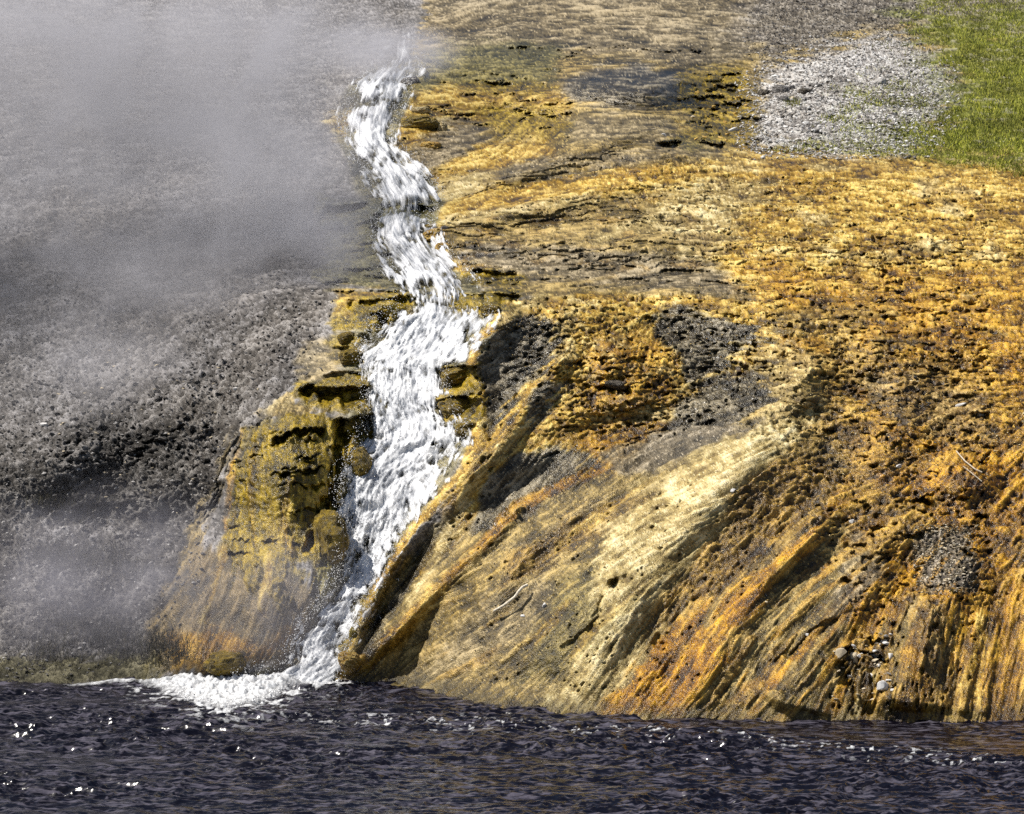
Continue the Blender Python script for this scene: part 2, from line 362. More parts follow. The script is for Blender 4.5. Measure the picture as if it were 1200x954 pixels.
groove([(1000,765),(1003,800),(1000,836)], 2, .14); groove([(1020,785),(1024,812),(1018,836)], 3, .18); groove([(985,780),(990,800)], 4, .2)
groove([(772,745),(765,755),(776,754)], 2, .1); groove([(355,790),(330,760),(350,735)], 2, .05)

groove([(1045,730),(1050,770),(1046,836)], 2, .06); groove([(1100,720),(1108,760),(1103,800)], 2, .06); groove([(1118,760),(1122,790),(1114,838)], 2, .06)
ridge([(1003,838),(1006,800),(1011,784),(1021,785),(1026,800),(1024,815)], 3.2, .12, .02)
P = pos(U, V, D)
def normals(P):
    du = np.gradient(P, axis=1); dv = np.gradient(P, axis=0); n = np.cross(du, dv); n /= np.linalg.norm(n, axis=-1, keepdims=True) + 1e-9
    s = np.sign((n * (P - np.array([0, 0, CAMZ]))).sum(-1)); return n * -s[..., None]
Ps = P0.copy()
N = normals(Ps)

# ------------------------------------------------------------------ what grows and lies where: colours of the mats
# each kind: dark, middle, light albedo, relief of small grain (m), wetness, streakiness
K = {
 'gravel':   ((.035,.031,.027),(.140,.128,.117),(.36,.34,.33), .016, .15, .35),
 'gravel_dk':((.014,.012,.010),(.058,.052,.046),(.24,.225,.21), .030, .15, .35),
 'grey':     ((.032,.023,.014),(.165,.128,.085),(.50,.42,.31), .010, .6, .8),
 'greytan':  ((.038,.024,.006),(.190,.128,.045),(.58,.42,.18), .011, .7, .85),
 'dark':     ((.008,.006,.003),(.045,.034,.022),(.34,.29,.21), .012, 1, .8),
 'cream':    ((.16,.10,.03),(.50,.375,.165),(.88,.76,.46), .009, .5, .8),
 'gold':     ((.070,.032,.003),(.44,.250,.026),(.90,.68,.24), .016, .7, .75),
 'orange':   ((.035,.014,.001),(.31,.135,.003),(.74,.40,.03), .012, .9, .9),
 'brown':    ((.018,.008,.002),(.135,.066,.010),(.50,.30,.08), .016, .9, .7),
 'moss':     ((.014,.010,.001),(.17,.113,.006),(.46,.31,.025), .010, .9, .5),
 'apron':    ((.032,.020,.008),(.115,.076,.032),(.30,.21,.11), .005, .8, .9),
 'olive':    ((.035,.03,.01),(.13,.11,.04),(.34,.29,.12), .016, .8, .5),
 'white':    ((.12,.10,.085),(.50,.47,.435),(.80,.78,.74), .022, .1, .2),
 'earth':    ((.045,.038,.034),(.13,.112,.095),(.40,.37,.33), .022, .1, .2),
 'green':    ((.03,.035,.006),(.15,.16,.025),(.34,.34,.08), .016, .1, .2),
}
cols = np.zeros(U.shape + (3, 3), np.float32); par = np.zeros(U.shape + (3,), np.float32)
def paint(kind, m, op=1.0):
    k = K[kind]; m = (m * op).astype(np.float32)
    a = np.array(k[:3], np.float32)
    cols[...] = cols * (1 - m[..., None, None]) + a * m[..., None, None]
    par[...] = par * (1 - m[..., None]) + np.array(k[3:], np.float32) * m[..., None]
paint('gravel', np.ones_like(U))
# right of the stream: everything starts as tan-grey crust
paint('greytan', pm([(620,-400),(900,-400),(1300,-400),(1300,900),(380,900),(395,795),(440,700),(550,560),(560,400),(620,350),(520,330),(500,250),(455,160),(480,70)], 5))
paint('earth', pm([(900,-60),(1400,-60),(1400,80),(1060,38),(980,52),(930,68),(905,84),(890,66),(850,40),(870,-10)], 14, 16), .9)
paint('white', pm([(898,98),(925,78),(970,58),(1050,44),(1095,62),(1124,100),(1105,135),(1060,185),(1010,190),(892,178),(885,150),(900,120)], 12, 20))
paint('earth', sm(.05, .35, fbm(X * .8, Y * .5 + 30, Z, 4, .6)) * pm([(895,60),(1130,60),(1130,190),(890,178)], 14), .75)
paint('earth', sm(.1, .5, fB) * pm([(890,100),(960,100),(930,180),(884,178)], 10), .6)
paint('green', pm([(1062,20),(1300,20),(1300,215),(1150,200),(1080,190),(1040,165),(1080,150),(1115,120),(1128,100),(1110,75)], 22, 34), .92)
for (a_, b_, c_, d_) in ((1000,108,18,6),(1040,118,22,7),(1012,150,24,7),(1045,165,24,7),(965,172,28,5),(920,178,18,4),(1062,150,20,8),(1078,118,16,9),(1088,75,18,7),(1098,95,18,9),(1030,180,28,5)):
    paint('green', np.exp(-(((WU - a_) / c_) ** 2 + ((WV - b_) / d_) ** 2)) > .4, .5)
paint('earth', sm(.15, .4, fB + .4 * fC) * pm([(1040,20),(1300,20),(1300,215),(1040,200)], 10), .6)
paint('green', pm([(1000,110),(1060,100),(1090,160),(1060,190),(900,185),(930,170),(1010,150)], 20) * sm(-.05, .35, fB + .3 * fC), .75)
paint('grey', pm([(500,-400),(900,-400),(880,70),(820,80),(700,60),(600,62),(500,70)], 8), .7)
paint('olive', pm([(500,55),(600,48),(660,60),(640,100),(560,110),(480,110),(490,75)], 8), .75)
paint('grey', pm([(655,100),(690,80),(750,76),(812,92),(815,105),(780,120),(720,132),(670,120)], 6), .95)
paint('dark', pm([(660,100),(700,84),(750,76),(812,95),(795,114),(720,130),(676,120)], 7), .85)
paint('grey', pm([(668,140),(720,128),(790,140),(795,165),(720,172),(670,165)], 6), .5)
paint('gold', pm([(478,120),(520,100),(640,105),(676,122),(650,168),(600,160),(560,150),(500,150),(470,165),(460,150)], 7), .7)
paint('moss', pm([(568,130),(600,122),(650,126),(672,146),(650,160),(590,162),(565,150)], 14, 12), .8)
paint('moss', pm([(540,95),(640,96),(640,108),(545,110)], 5), .6)
paint('grey', pm([(500,150),(545,142),(575,152),(560,180),(500,200),(470,190)], 7), .8)
paint('gold', pm([(560,170),(640,165),(650,185),(560,205),(520,215),(500,205)], 7), .8)
paint('moss', pm([(798,85),(870,80),(890,130),(890,175),(800,180),(780,165),(815,150),(800,120)], 5), .9)
paint('gold', pm([(800,120),(880,115),(880,170),(800,165)], 14) * sm(-.1, .3, fC + .5 * fB), .7)
paint('olive', pm([(770,166),(845,163),(850,176),(770,177)], 3), .9)
# broad upper mats
paint('moss', pm([(800,84),(872,80),(890,128),(888,172),(845,176),(800,166),(815,148),(800,118)], 8, 10), .5)
paint('gold', pm([(860,180),(1010,184),(1300,205),(1300,500),(1000,500),(880,400),(850,330),(800,270),(760,240),(600,245),(520,265),(505,250),(520,225),(640,205),(780,180)], 10, 14), .95)
paint('greytan', pm([(520,265),(600,248),(740,225),(800,250),(850,330),(860,360),(760,345),(600,330),(560,310),(530,290)], 8, 12), .9)
paint('grey', pm([(525,300),(560,288),(700,290),(850,310),(880,350),(760,340),(600,325)], 8, 10), .75)
paint('dark', lm([(530,296),(560,292),(600,300)], 6, 6), .5)
paint('greytan', pm([(590,200),(700,165),(860,172),(840,185),(700,200),(600,215)], 6), .8)
paint('grey', pm([(560,210),(620,190),(760,168),(860,178),(760,185),(640,205)], 5), .6)
paint('cream', lm([(518,262),(560,252),(620,243),(700,232)], 4, 4), .85)
paint('cream', lm([(520,232),(545,222),(560,215)], 7, 5), .8)
paint('gold', lm([(520,244),(600,232),(720,208),(860,196)], 6, 5), .8)
paint('cream', pm([(770,225),(840,210),(900,215),(870,250),(850,300),(800,300),(780,265)], 12, 16), .8)
paint('cream', lm([(700,280),(730,268),(760,262),(840,252)], 5, 5), .8)
paint('brown', lm([(890,190),(960,192),(1060,200)], 4, 4), .5)
paint('orange', pm([(900,330),(1300,300),(1300,700),(1000,700),(1000,560),(960,480),(940,400)], 18, 18), .6)
paint('greytan', pm([(900,380),(1010,350),(1080,380),(1040,440),(1000,520),(950,560),(960,470)], 16, 18), .55)
paint('grey', pm([(1000,440),(1100,425),(1160,470),(1160,510),(1050,500)], 14, 14), .5)
paint('brown', pm([(880,440),(1000,420),(1010,540),(1000,600),(940,580),(900,560),(930,500)], 14, 14), .5)
gz = pm([(820,180),(1300,205),(1300,560),(1000,520),(880,400),(850,330),(780,240)], 20, 14)
w1 = fbm(X * .9 + 40, Y * .45, Z * 1.2, 4, .6); w2 = fbm(X * 1.3 + 80, Y * .6, Z * 1.5 + 9, 4, .6); w3 = fbm(X * 2 + 20, Y * 1.1, Z * 3 + 9, 4, .65)
paint('cream', gz * sm(.12, .38, w1) * sm(420, 250, V), .75)
paint('brown', gz * sm(.12, .35, w2), .55)
paint('orange', gz * sm(.1, .35, -w2) * sm(250, 330, V), .6)
paint('dark', gz * sm(.3, .5, w3), .5)
paint('brown', pm([(640,170),(500,240),(520,330),(860,350),(840,230)], 20) * sm(.1, .4, w3), .5)
# the middle hump
paint('gold', pm([(585,362),(640,345),(760,345),(880,350),(900,400),(860,440),(800,470),(780,520),(700,545),(620,540),(560,600),(500,660),(480,690),(540,570),(560,480),(553,420)], 5, 8), .95)
paint('orange', pm([(700,400),(790,395),(800,430),(770,480),(790,520),(700,550),(670,520),(690,450)], 12), .6)
paint('brown', pm([(700,470),(780,455),(790,500),(760,520),(700,510)], 10), .7)
humpz = pm([(585,362),(640,345),(880,350),(900,400),(780,520),(560,600),(480,690),(553,420)], 10)
paint('cream', humpz * sm(.10, .35, w3), .6); paint('brown', humpz * sm(.15, .4, -w3), .6)
paint('dark', pm([(562,398),(612,371),(652,380),(650,412),(630,440),(600,480),(572,502),(566,480),(558,440)], 3.5, 6))  # dark patches of the hump: dark biofilm plus hollow shade painted into the albedo
paint('grey', pm([(562,410),(600,385),(620,395),(600,440),(572,490),(564,480)], 8), .5)
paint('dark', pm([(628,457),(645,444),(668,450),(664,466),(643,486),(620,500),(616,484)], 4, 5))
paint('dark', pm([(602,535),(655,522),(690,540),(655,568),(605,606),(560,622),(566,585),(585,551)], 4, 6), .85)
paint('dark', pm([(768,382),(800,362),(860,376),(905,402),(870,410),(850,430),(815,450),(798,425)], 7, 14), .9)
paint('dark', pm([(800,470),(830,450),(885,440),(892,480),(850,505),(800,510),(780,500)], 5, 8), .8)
paint('grey', pm([(760,505),(860,500),(900,495),(850,520),(790,545),(740,560)], 5, 8), .9)
paint('dark', pm([(514,600),(556,582),(548,604),(500,660),(478,672),(490,630)], 4, 5), .8)
paint('cream', lm([(640,480),(600,516),(560,560),(535,600),(512,650),(480,705)], 5, 5), .75)
paint('brown', lm([(560,505),(556,560),(520,600)], 6, 6), .5)
# pale shoulder and belly
paint('cream', pm([(935,492),(965,470),(960,500),(920,540),(880,560),(860,600),(820,650),(760,720),(742,800),(700,832),(640,825),(690,740),(700,680),(740,610),(790,560),(860,520)], 8, 8), .85)
paint('cream', pm([(690,600),(760,555),(860,520),(840,570),(790,640),(720,650)], 12), .4)
paint('cream', pm([(905,395),(970,420),(950,480),(900,490),(900,440)], 16, 14), .6)
paint('brown', pm([(860,560),(930,530),(1000,560),(960,620),(880,660),(800,730),(760,740),(800,680),(850,620)], 10, 10), .8)
paint('brown', pm([(600,640),(700,585),(770,575),(700,625),(640,660),(580,690)], 8, 10), .65)
paint('olive', pm([(640,690),(720,650),(760,670),(720,740),(650,790),(600,800),(620,740)], 16, 16), .45)
paint('dark', pm([(715,682),(742,667),(744,690),(722,704)], 3, 3), .8)
paint('dark', lm([(600,640),(640,622),(700,590)], 3, 5), .5)
paint('grey', pm([(560,700),(640,670),(620,740),(520,800),(480,800),(520,750)], 14), .5)
# orange streams on the lower right
paint('orange', pm([(1010,555),(1000,600),(930,660),(880,720),(850,780),(790,835),(700,838),(735,790),(775,750),(820,710),(900,650),(960,600)], 6, 8))
paint('orange', pm([(1000,560),(1300,520),(1300,860),(1040,845),(1060,760),(1080,700),(900,836),(840,836),(920,760),(1000,690),(980,620)], 8, 10), .75)
paint('greytan', pm([(840,838),(900,800),(980,720),(1000,740),(960,800),(980,838)], 8, 10), .9)
for g in ([(960,604),(900,650),(850,692),(830,730)], [(985,622),(935,665),(900,705),(850,760)], [(1010,640),(975,705),(940,745),(880,790)]):
    paint('greytan', lm(g, 7, 5, 6), .85); 
paint('grey', pm([(1000,620),(1040,630),(1030,690),(990,720),(960,740),(985,680)], 8), .8)
paint('dark', lm([(960,610),(900,660),(870,690)], 3, 4), .5)
paint('earth', pm([(1080,625),(1130,620),(1142,670),(1130,690),(1085,690),(1075,660)], 7, 8), .9)
paint('dark', pm([(1118,640),(1132,640),(1144,660),(1130,664)], 4), .7)
paint('dark', pm([(1060,700),(1070,690),(1130,720),(1130,790),(1100,830),(1085,780)], 12, 10), .5)
paint('brown', pm([(970,830),(980,760),(1010,740),(1050,745),(1045,836)], 8, 8), .8)
paint('greytan', pm([(950,836),(960,790),(985,780),(1010,836)], 6), .7)
paint('gold', lm([(1152,720),(1146,760),(1130,800),(1120,842)], 5, 3), .9); paint('gold', lm([(1160,740),(1150,790),(1144,842)], 4, 3), .9)
paint('cream', lm([(1003,838),(1006,800),(1011,784),(1021,785),(1026,800),(1024,815)], 2.5, 2, 1), .9)
paint('orange', pm([(1110,545),(1180,520),(1180,590),(1130,580)], 8), .9)
paint('brown', sm(836 - 10, 838, V + (U < 560) * 20) * sm(380, 420, U), .0)
lowz = pm([(520,690),(640,610),(760,560),(900,540),(1300,540),(1300,860),(420,860),(430,800)], 24, 10)
orz = pm([(1300,520),(1010,555),(900,640),(740,760),(690,836),(1300,860)], 20, 10)
paint('orange', orz * sm(.5, 1.4, l3 + .4 * l2), .75); paint('brown', orz * sm(.5, 1.5, -l3 + .4 * l2), .7); paint('greytan', orz * sm(.3, .9, l3 * .3 + fA * 3), .45)
paint('brown', (lowz - orz * lowz) * sm(.8, 1.8, l3 + .3 * l2), .55); paint('gold', (lowz - orz * lowz) * sm(.9, 1.9, -l3 + .3 * l2), .45)
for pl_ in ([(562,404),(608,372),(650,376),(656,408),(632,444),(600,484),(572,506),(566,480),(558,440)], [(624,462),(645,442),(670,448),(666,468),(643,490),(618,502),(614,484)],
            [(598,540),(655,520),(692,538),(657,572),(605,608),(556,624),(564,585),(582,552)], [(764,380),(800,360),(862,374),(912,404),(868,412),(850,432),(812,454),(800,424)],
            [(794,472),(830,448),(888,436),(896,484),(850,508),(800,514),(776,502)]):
    paint('dark', pm(pl_, 5, 12), .8)  # hollows once more, stronger: dark film and painted-in shade together
paint('grey', pm([(562,410),(600,385),(612,395),(590,440),(570,480)], 8), .4)
paint('grey', pm([(700,530),(790,505),(900,492),(850,516),(790,540),(730,560)], 5, 6), .8)
paint('cream', pm([(940,490),(965,474),(950,505),(905,545),(870,565),(845,600),(800,645),(752,690),(700,720),(690,690),(700,650),(730,610),(790,560),(860,518)], 9, 6), .85)
paint('cream', lm([(470,736),(510,690),(560,650)], 5, 6, 6), .35)
paint('brown', lm([(905,590),(960,600),(900,640),(850,690)], 10, 10), .5)
# rim of the falls
paint('moss', lm([(560,405),(545,440),(560,480),(552,520)], 6, 4), .6)
paint('orange', lm([(700,548),(652,571),(608,592),(562,642),(516,684),(470,735),(420,778)], 5, 4, 4), .75)
paint('gold', lm([(516,690),(470,742),(420,780),(398,795)], 9, 6), .55)
paint('dark', lm([(480,680),(462,705),(445,735),(432,762)], 6, 3), .8)
# stream bed and left bank
bed = sm(-.35, -.1, cx) * sm(1.12, 1.0, cx) * sm(50, 90, V) * sm(815, 790, V)
paint('olive', bed, .9); paint('dark', bed, .45)
paint('gold', lm(RIM, 5, 3, 2), .95); paint('cream', lm([(636,352),(612,362),(588,376)], 6, 4, 3), .8)
paint('gold', lm([(515,262),(512,280),(520,300),(545,320)], 4, 3), .7); paint('cream', lm([(520,225),(545,218),(575,212)], 8, 5), .7)
paint('olive', pm([(370,236),(520,236),(520,262),(450,262),(440,336),(380,336),(372,300)], 5, 8), .8)
paint('earth', pm([(385,60),(470,55),(440,90),(412,120),(400,160),(360,150)], 12, 12), .6)
paint('gold', pm([(385,135),(408,130),(410,165),(395,165)], 7), .6)
paint('moss', pm([(392,341),(482,341),(490,365),(470,385),(425,392),(395,395)], 4, 5)); paint('gold', pm([(390,340),(450,341),(440,350),(395,372)], 5), .6)
paint('moss', pm([(392,392),(420,388),(430,400),(428,425),(400,430),(388,410)], 4, 5), .9)
paint('moss', pm([(510,344),(612,344),(606,362),(588,366),(560,378),(520,365)], 4), .9)
paint('moss', pm([(545,318),(606,318),(610,334),(550,334)], 4), .9)
paint('greytan', pm([(366,395),(395,395),(410,440),(355,460),(350,440)], 6), .7)
paint('moss', pm([(350,445),(436,438),(436,482),(400,486),(350,470)], 3, 4), .95)
paint('greytan', pm([(300,492),(330,470),(352,456),(352,472),(385,482),(330,492)], 3, 4), .9); paint('cream', pm([(308,484),(336,466),(345,468),(330,484)], 4), .5)
paint('moss', pm([(286,504),(330,489),(436,486),(430,520),(405,560),(402,650),(385,700),(360,660),(330,668),(262,662),(265,600),(276,540)], 4, 6))
paint('gold', pm([(340,515),(395,510),(390,600),(340,640),(300,600)], 20) * sm(-.1, .4, fB), .35)
paint('olive', pm([(375,590),(402,600),(404,650),(390,700),(372,700),(376,640)], 4), .8)
paint('orange', lm([(286,505),(276,530),(268,575),(264,620)], 3, 3), .7)
paint('greytan', pm([(245,600),(262,560),(276,525),(284,500),(270,500),(250,545),(232,600),(190,690),(180,740),(200,750),(240,700)], 4), .9)
paint('brown', lm([(340,560),(335,610),(342,650)], 3, 5), .6); paint('brown', lm([(300,520),(296,580),(302,640)], 3, 5), .5)
paint('apron', pm([(262,650),(330,664),(380,690),(378,740),(340,778),(240,792),(176,794),(186,700),(232,630)], 8, 12), .95)
paint('moss', pm([(266,650),(275,690),(290,665),(300,700),(318,668),(330,720),(345,672),(362,700),(375,668)], 5, 12), .75)
paint('gold', lm([(318,650),(312,690),(306,720)], 3, 3), .6); paint('gold', lm([(262,640),(250,690),(238,730)], 3, 3), .5)
paint('orange', pm([(200,745),(260,735),(300,760),(345,730),(352,740),(300,778),(210,792)], 8, 8), .6)
paint('earth', pm([(245,770),(275,765),(288,780),(270,796),(240,796)], 4), .8)
paint('moss', pm([(400,700),(440,690),(425,740),(408,775),(398,770)], 4), .8)
paint('moss', pm([(514,430),(564,428),(564,500),(515,500)], 3), .95)
paint('gravel_dk', pm([(50,540),(110,500),(230,470),(290,450),(290,490),(250,560),(235,600),(180,650),(110,620),(-60,600),(-60,560)], 26, 26), .95)
paint('earth', pm([(200,470),(380,330),(400,400),(350,450),(300,490),(262,560),(240,600)], 22, 20), .45)
paint('gravel_dk', pm([(-60,620),(100,640),(220,620),(190,700),(180,760),(100,770),(-60,780)], 20, 20), .85)
paint('olive', pm([(-60,770),(100,772),(190,765),(200,800),(-60,806)], 6, 8), .6)
print('paint', time.time() - T0)

# ------------------------------------------------------------------ small relief and pits, all in metres along the surface normal
grain = par[..., 0]; wet = par[..., 1]; strk = par[..., 2]
px = D / F                                    # metres per photo pixel at this distance
sc = np.clip(D / 40, 1, 2.2)
bump = grain * sc * (0.7 * l1 * strk + (1 - strk) * 1.0 * norm(fD) + .5 * norm(fC)) * np.where(V < 360, .5, 1) + sc * .009 * l2 * strk + .009 * sc * l3 * (strk > .3)
# pits and nodules in the crusts
pit = fbm(X * 5 + 31, Y * 6, Z * 9 + 2, 3, .6); pit2 = fbm(X * 12 + 1, Y * 11, Z * 18, 2, .6)
rough_zone = np.clip(samp((poly_sdf([(640,180),(1300,190),(1300,700),(1000,720),(900,520),(800,500),(700,540),(620,430),(600,350),(860,340),(760,250)]) < 0).astype(np.float32), WU, WV), 0, 1)
rough_zone = np.where(U > 1240, 1, rough_zone)
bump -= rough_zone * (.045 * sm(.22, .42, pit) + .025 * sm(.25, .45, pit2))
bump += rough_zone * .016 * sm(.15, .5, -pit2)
left = (1 - sm(230, 330, U + (V - 500) * .4)) 
bump += left * (.05 * fB + .010 * pit2 + .006 * norm(pit)) * sm(0, 120, V)
mossz = sm(.03, .0, np.abs(cols[..., 1, 0] - .15)) * sm(.02, .0, np.abs(cols[..., 1, 2] - .01))
bump += mossz * (.07 * (1 - np.abs(fbm(X * 3, Y * 3, Z * 3.6, 3)) * 2.4) + .03 * (1 - np.abs(pit) * 2.2) + .05 * fB)
bump *= sm(-900, 0, V) * .999 + .001
P = P + N * bump[..., None]
jt = int(np.searchsorted(VS, -48)); ext = (VS[jt] - VS[:jt])[:, None]
P[:jt, :, 0] = P[jt, :, 0] * (1 + ext / 400); P[:jt, :, 1] = P[jt, :, 1] + ext * 1.2; P[:jt, :, 2] = P[jt, :, 2] + .02 * ext * .2
# ------------------------------------------------------------------ colour of every place: dark / middle / light by grain, with painted sparkle
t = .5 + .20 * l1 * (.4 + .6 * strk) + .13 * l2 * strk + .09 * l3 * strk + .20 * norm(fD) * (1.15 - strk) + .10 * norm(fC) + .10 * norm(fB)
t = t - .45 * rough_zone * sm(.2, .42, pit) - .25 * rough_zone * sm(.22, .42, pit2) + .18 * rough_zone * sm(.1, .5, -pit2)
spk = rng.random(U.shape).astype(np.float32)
t = t + .8 * (spk > .98) + .3 * (spk > .94) - .35 * (spk < .07)  # random specks; the bright ones are sun glitter painted into the colour
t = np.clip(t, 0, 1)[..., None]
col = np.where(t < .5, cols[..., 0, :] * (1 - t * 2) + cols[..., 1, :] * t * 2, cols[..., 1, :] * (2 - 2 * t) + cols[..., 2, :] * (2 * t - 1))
# wet band just above the river
zz = P[..., 2]
wb = sm(.28 + .1 * fC, .05, zz); col = col * (1 - .5 * wb[..., None])
hue = 1 + .12 * fA[..., None] * np.array([.3, .6, 1.2]); col = np.clip(col * hue, .003, .95); chroma = np.clip((col[..., :1] - col[..., 2:]) / (col[..., :1] + 1e-3) * 1.6 - .35, 0, 1)
col = np.clip(col ** (1 + chroma * np.array([.06, .04, .16])) * 1.02, .003, .92)

# ------------------------------------------------------------------ materials
def newmat(name):
    m = bpy.data.materials.new(name); m.use_nodes = True; n = m.node_tree; n.nodes.clear()
    o = n.nodes.new('ShaderNodeOutputMaterial'); return m, n, o
def nd(n, t, **kw):
    x = n.nodes.new(t)
    for k, v in kw.items():
        if k.startswith('i_'): x.inputs[k[2:].replace('_', ' ')].default_value = v
        else: setattr(x, k, v)
    return x
def ground_material(name, rough=(.75, .28), bump_d=.012, spec=.5):
    m, n, o = newmat(name); L = n.links.new
    b = nd(n, 'ShaderNodeBsdfPrincipled'); at = nd(n, 'ShaderNodeAttribute', attribute_name='albedo'); wt = nd(n, 'ShaderNodeAttribute', attribute_name='wet')
    tc = nd(n, 'ShaderNodeTexCoord')
    n1 = nd(n, 'ShaderNodeTexNoise'); n1.inputs['Scale'].default_value = 30; n1.inputs['Detail'].default_value = 4; n1.inputs['Roughness'].default_value = .85
    n2 = nd(n, 'ShaderNodeTexVoronoi'); n2.inputs['Scale'].default_value = 55
    L(tc.outputs['Object'], n1.inputs['Vector']); L(tc.outputs['Object'], n2.inputs['Vector'])
    r = nd(n, 'ShaderNodeMapRange'); r.inputs['From Min'].default_value = .3; r.inputs['From Max'].default_value = .7; r.inputs['To Min'].default_value = .55; r.inputs['To Max'].default_value = 1.45
    L(n1.outputs['Fac'], r.inputs['Value'])
    mx = nd(n, 'ShaderNodeVectorMath', operation='SCALE'); L(at.outputs['Color'], mx.inputs[0]); L(r.outputs['Result'], mx.inputs['Scale'])
    L(mx.outputs['Vector'], b.inputs['Base Color'])
    rr = nd(n, 'ShaderNodeMapRange'); rr.inputs['To Min'].default_value = rough[0]; rr.inputs['To Max'].default_value = rough[1]
    L(wt.outputs['Fac'], rr.inputs['Value']); L(rr.outputs['Result'], b.inputs['Roughness'])
    b.inputs['Specular IOR Level'].default_value = spec
    bp = nd(n, 'ShaderNodeBump'); bp.inputs['Strength'].default_value = 1.0; bp.inputs['Distance'].default_value = bump_d
    ad = nd(n, 'ShaderNodeMath', operation='ADD'); L(n1.outputs['Fac'], ad.inputs[0]); L(n2.outputs['Distance'], ad.inputs[1]); L(ad.outputs[0], bp.inputs['Height'])
    L(bp.outputs['Normal'], b.inputs['Normal']); L(b.outputs[0], o.inputs['Surface']); return m
M_trav = ground_material('travertine_mat', (.7, .26), .010, .5)
M_grav = ground_material('gravel_ground', (.9, .5), .02, .3)
M_moss = ground_material('algae_rock', (.7, .25), .010, .5)
def stone_material(name, col, rough=.8, spec=.4, var=.35, scale=30):
    m, n, o = newmat(name); L = n.links.new
    b = nd(n, 'ShaderNodeBsdfPrincipled'); tc = nd(n, 'ShaderNodeTexCoord')
    n1 = nd(n, 'ShaderNodeTexNoise'); n1.inputs['Scale'].default_value = scale; n1.inputs['Detail'].default_value = 4
    L(tc.outputs['Object'], n1.inputs['Vector'])
    r = nd(n, 'ShaderNodeMapRange'); r.inputs['From Min'].default_value = .3; r.inputs['From Max'].default_value = .7; r.inputs['To Min'].default_value = 1 - var; r.inputs['To Max'].default_value = 1 + var * .6
    L(n1.outputs['Fac'], r.inputs['Value'])
    c = nd(n, 'ShaderNodeRGB'); c.outputs[0].default_value = (*col, 1)
    mx = nd(n, 'ShaderNodeVectorMath', operation='SCALE'); L(c.outputs[0], mx.inputs[0]); L(r.outputs['Result'], mx.inputs['Scale']); L(mx.outputs['Vector'], b.inputs['Base Color'])
    b.inputs['Roughness'].default_value = rough; b.inputs['Specular IOR Level'].default_value = spec
    bp = nd(n, 'ShaderNodeBump'); bp.inputs['Strength'].default_value = .6; bp.inputs['Distance'].default_value = .01
    L(n1.outputs['Fac'], bp.inputs['Height']); L(bp.outputs['Normal'], b.inputs['Normal']); L(b.outputs[0], o.inputs['Surface']); return m

# ------------------------------------------------------------------ mesh helpers
def mesh_np(name, verts, faces, mat, smooth=True, color=None, wetv=None, link=True, cov=None):
    """faces: (n,3) or (n,4) int array"""
    me = bpy.data.meshes.new(name); verts = np.asarray(verts, np.float32); faces = np.asarray(faces, np.int32)
    nf, k = faces.shape
    me.vertices.add(len(verts)); me.vertices.foreach_set('co', verts.ravel())
    me.loops.add(nf * k); me.loops.foreach_set('vertex_index', faces.ravel())
    me.polygons.add(nf); me.polygons.foreach_set('loop_start', np.arange(0, nf * k, k, dtype=np.int32))
    me.polygons.foreach_set('loop_total', np.full(nf, k, np.int32))
    me.polygons.foreach_set('use_smooth', np.full(nf, smooth, bool))
    me.update(calc_edges=True)
    if color is not None:
        a = me.attributes.new('albedo', 'FLOAT_COLOR', 'POINT'); a.data.foreach_set('color', np.concatenate([color, np.ones((len(color), 1))], 1).astype(np.float32).ravel())
    if wetv is not None:
        a = me.attributes.new('wet', 'FLOAT', 'POINT'); a.data.foreach_set('value', wetv.astype(np.float32))
    if cov is not None:
        a = me.attributes.new('cover', 'FLOAT', 'POINT'); a.data.foreach_set('value', cov.astype(np.float32))
    if mat: me.materials.append(mat)
    o = bpy.data.objects.new(name, me)
    if link: C.objects.link(o)
    return o
def tag(o, label, cat=None, group=None, kind=None):
    if label: o['label'] = label
    if cat: o['category'] = cat
    if group: o['group'] = group
    if kind: o['kind'] = kind
    return o
idx = np.arange(NV * NU).reshape(NV, NU)
quads = np.stack([idx[:-1, :-1], idx[1:, :-1], idx[1:, 1:], idx[:-1, 1:]], -1)
def grid_object(name, fm, Pg, mat, qd, colg=None, wetg=None, covg=None):
    q = qd[fm]; vi, inv = np.unique(q, return_inverse=True)
    return mesh_np(name, Pg.reshape(-1, 3)[vi], inv.reshape(-1, 4), mat, True,
                   None if colg is None else colg.reshape(-1, 3)[vi], None if wetg is None else wetg.reshape(-1)[vi], cov=None if covg is None else covg.reshape(-1)[vi])
cu = U[:-1, :-1]; cvv = V[:-1, :-1]
rg_grass = samp(poly_sdf([(900,-300),(2000,-300),(1300,222),(1150,204),(1060,189),(892,178),(886,140),(915,85),(880,40),(920,-20)]), WU, WV)[:-1, :-1] < 0
rg_grass |= (cu > 1255) & (cvv < 215) 
edge_left = np.interp(V, [-100, 60, 160, 240, 340, 400, 455, 490, 560, 640, 700, 800], [480, 470, 405, 372, 388, 366, 340, 288, 252, 225, 190, 170])[:-1, :-1]
rg_left = (cu < edge_left) & ~rg_grass
rg_bed = (~rg_left) & (cu < np.interp(cvv, [40, 160, 240, 330, 350, 400, 480, 560, 640, 797], [485, 462, 514, 556, 600, 562, 562, 530, 468, 398])) & ~rg_grass
rg_right = ~(rg_left | rg_bed | rg_grass)
tag(grid_object('gravel_slope', rg_left, P, M_grav, quads, col, wet), 'grey gravel hillside under drifting steam on the left', kind='structure')
tag(grid_object('stream_bank', rg_bed, P, M_moss, quads, col, wet), 'algae covered rock steps and bed of the cascade', kind='structure')
tag(grid_object('travertine_slope', rg_right, P, M_trav, quads, col, wet), 'orange, cream and brown mineral crust slope right of the cascade', kind='structure')
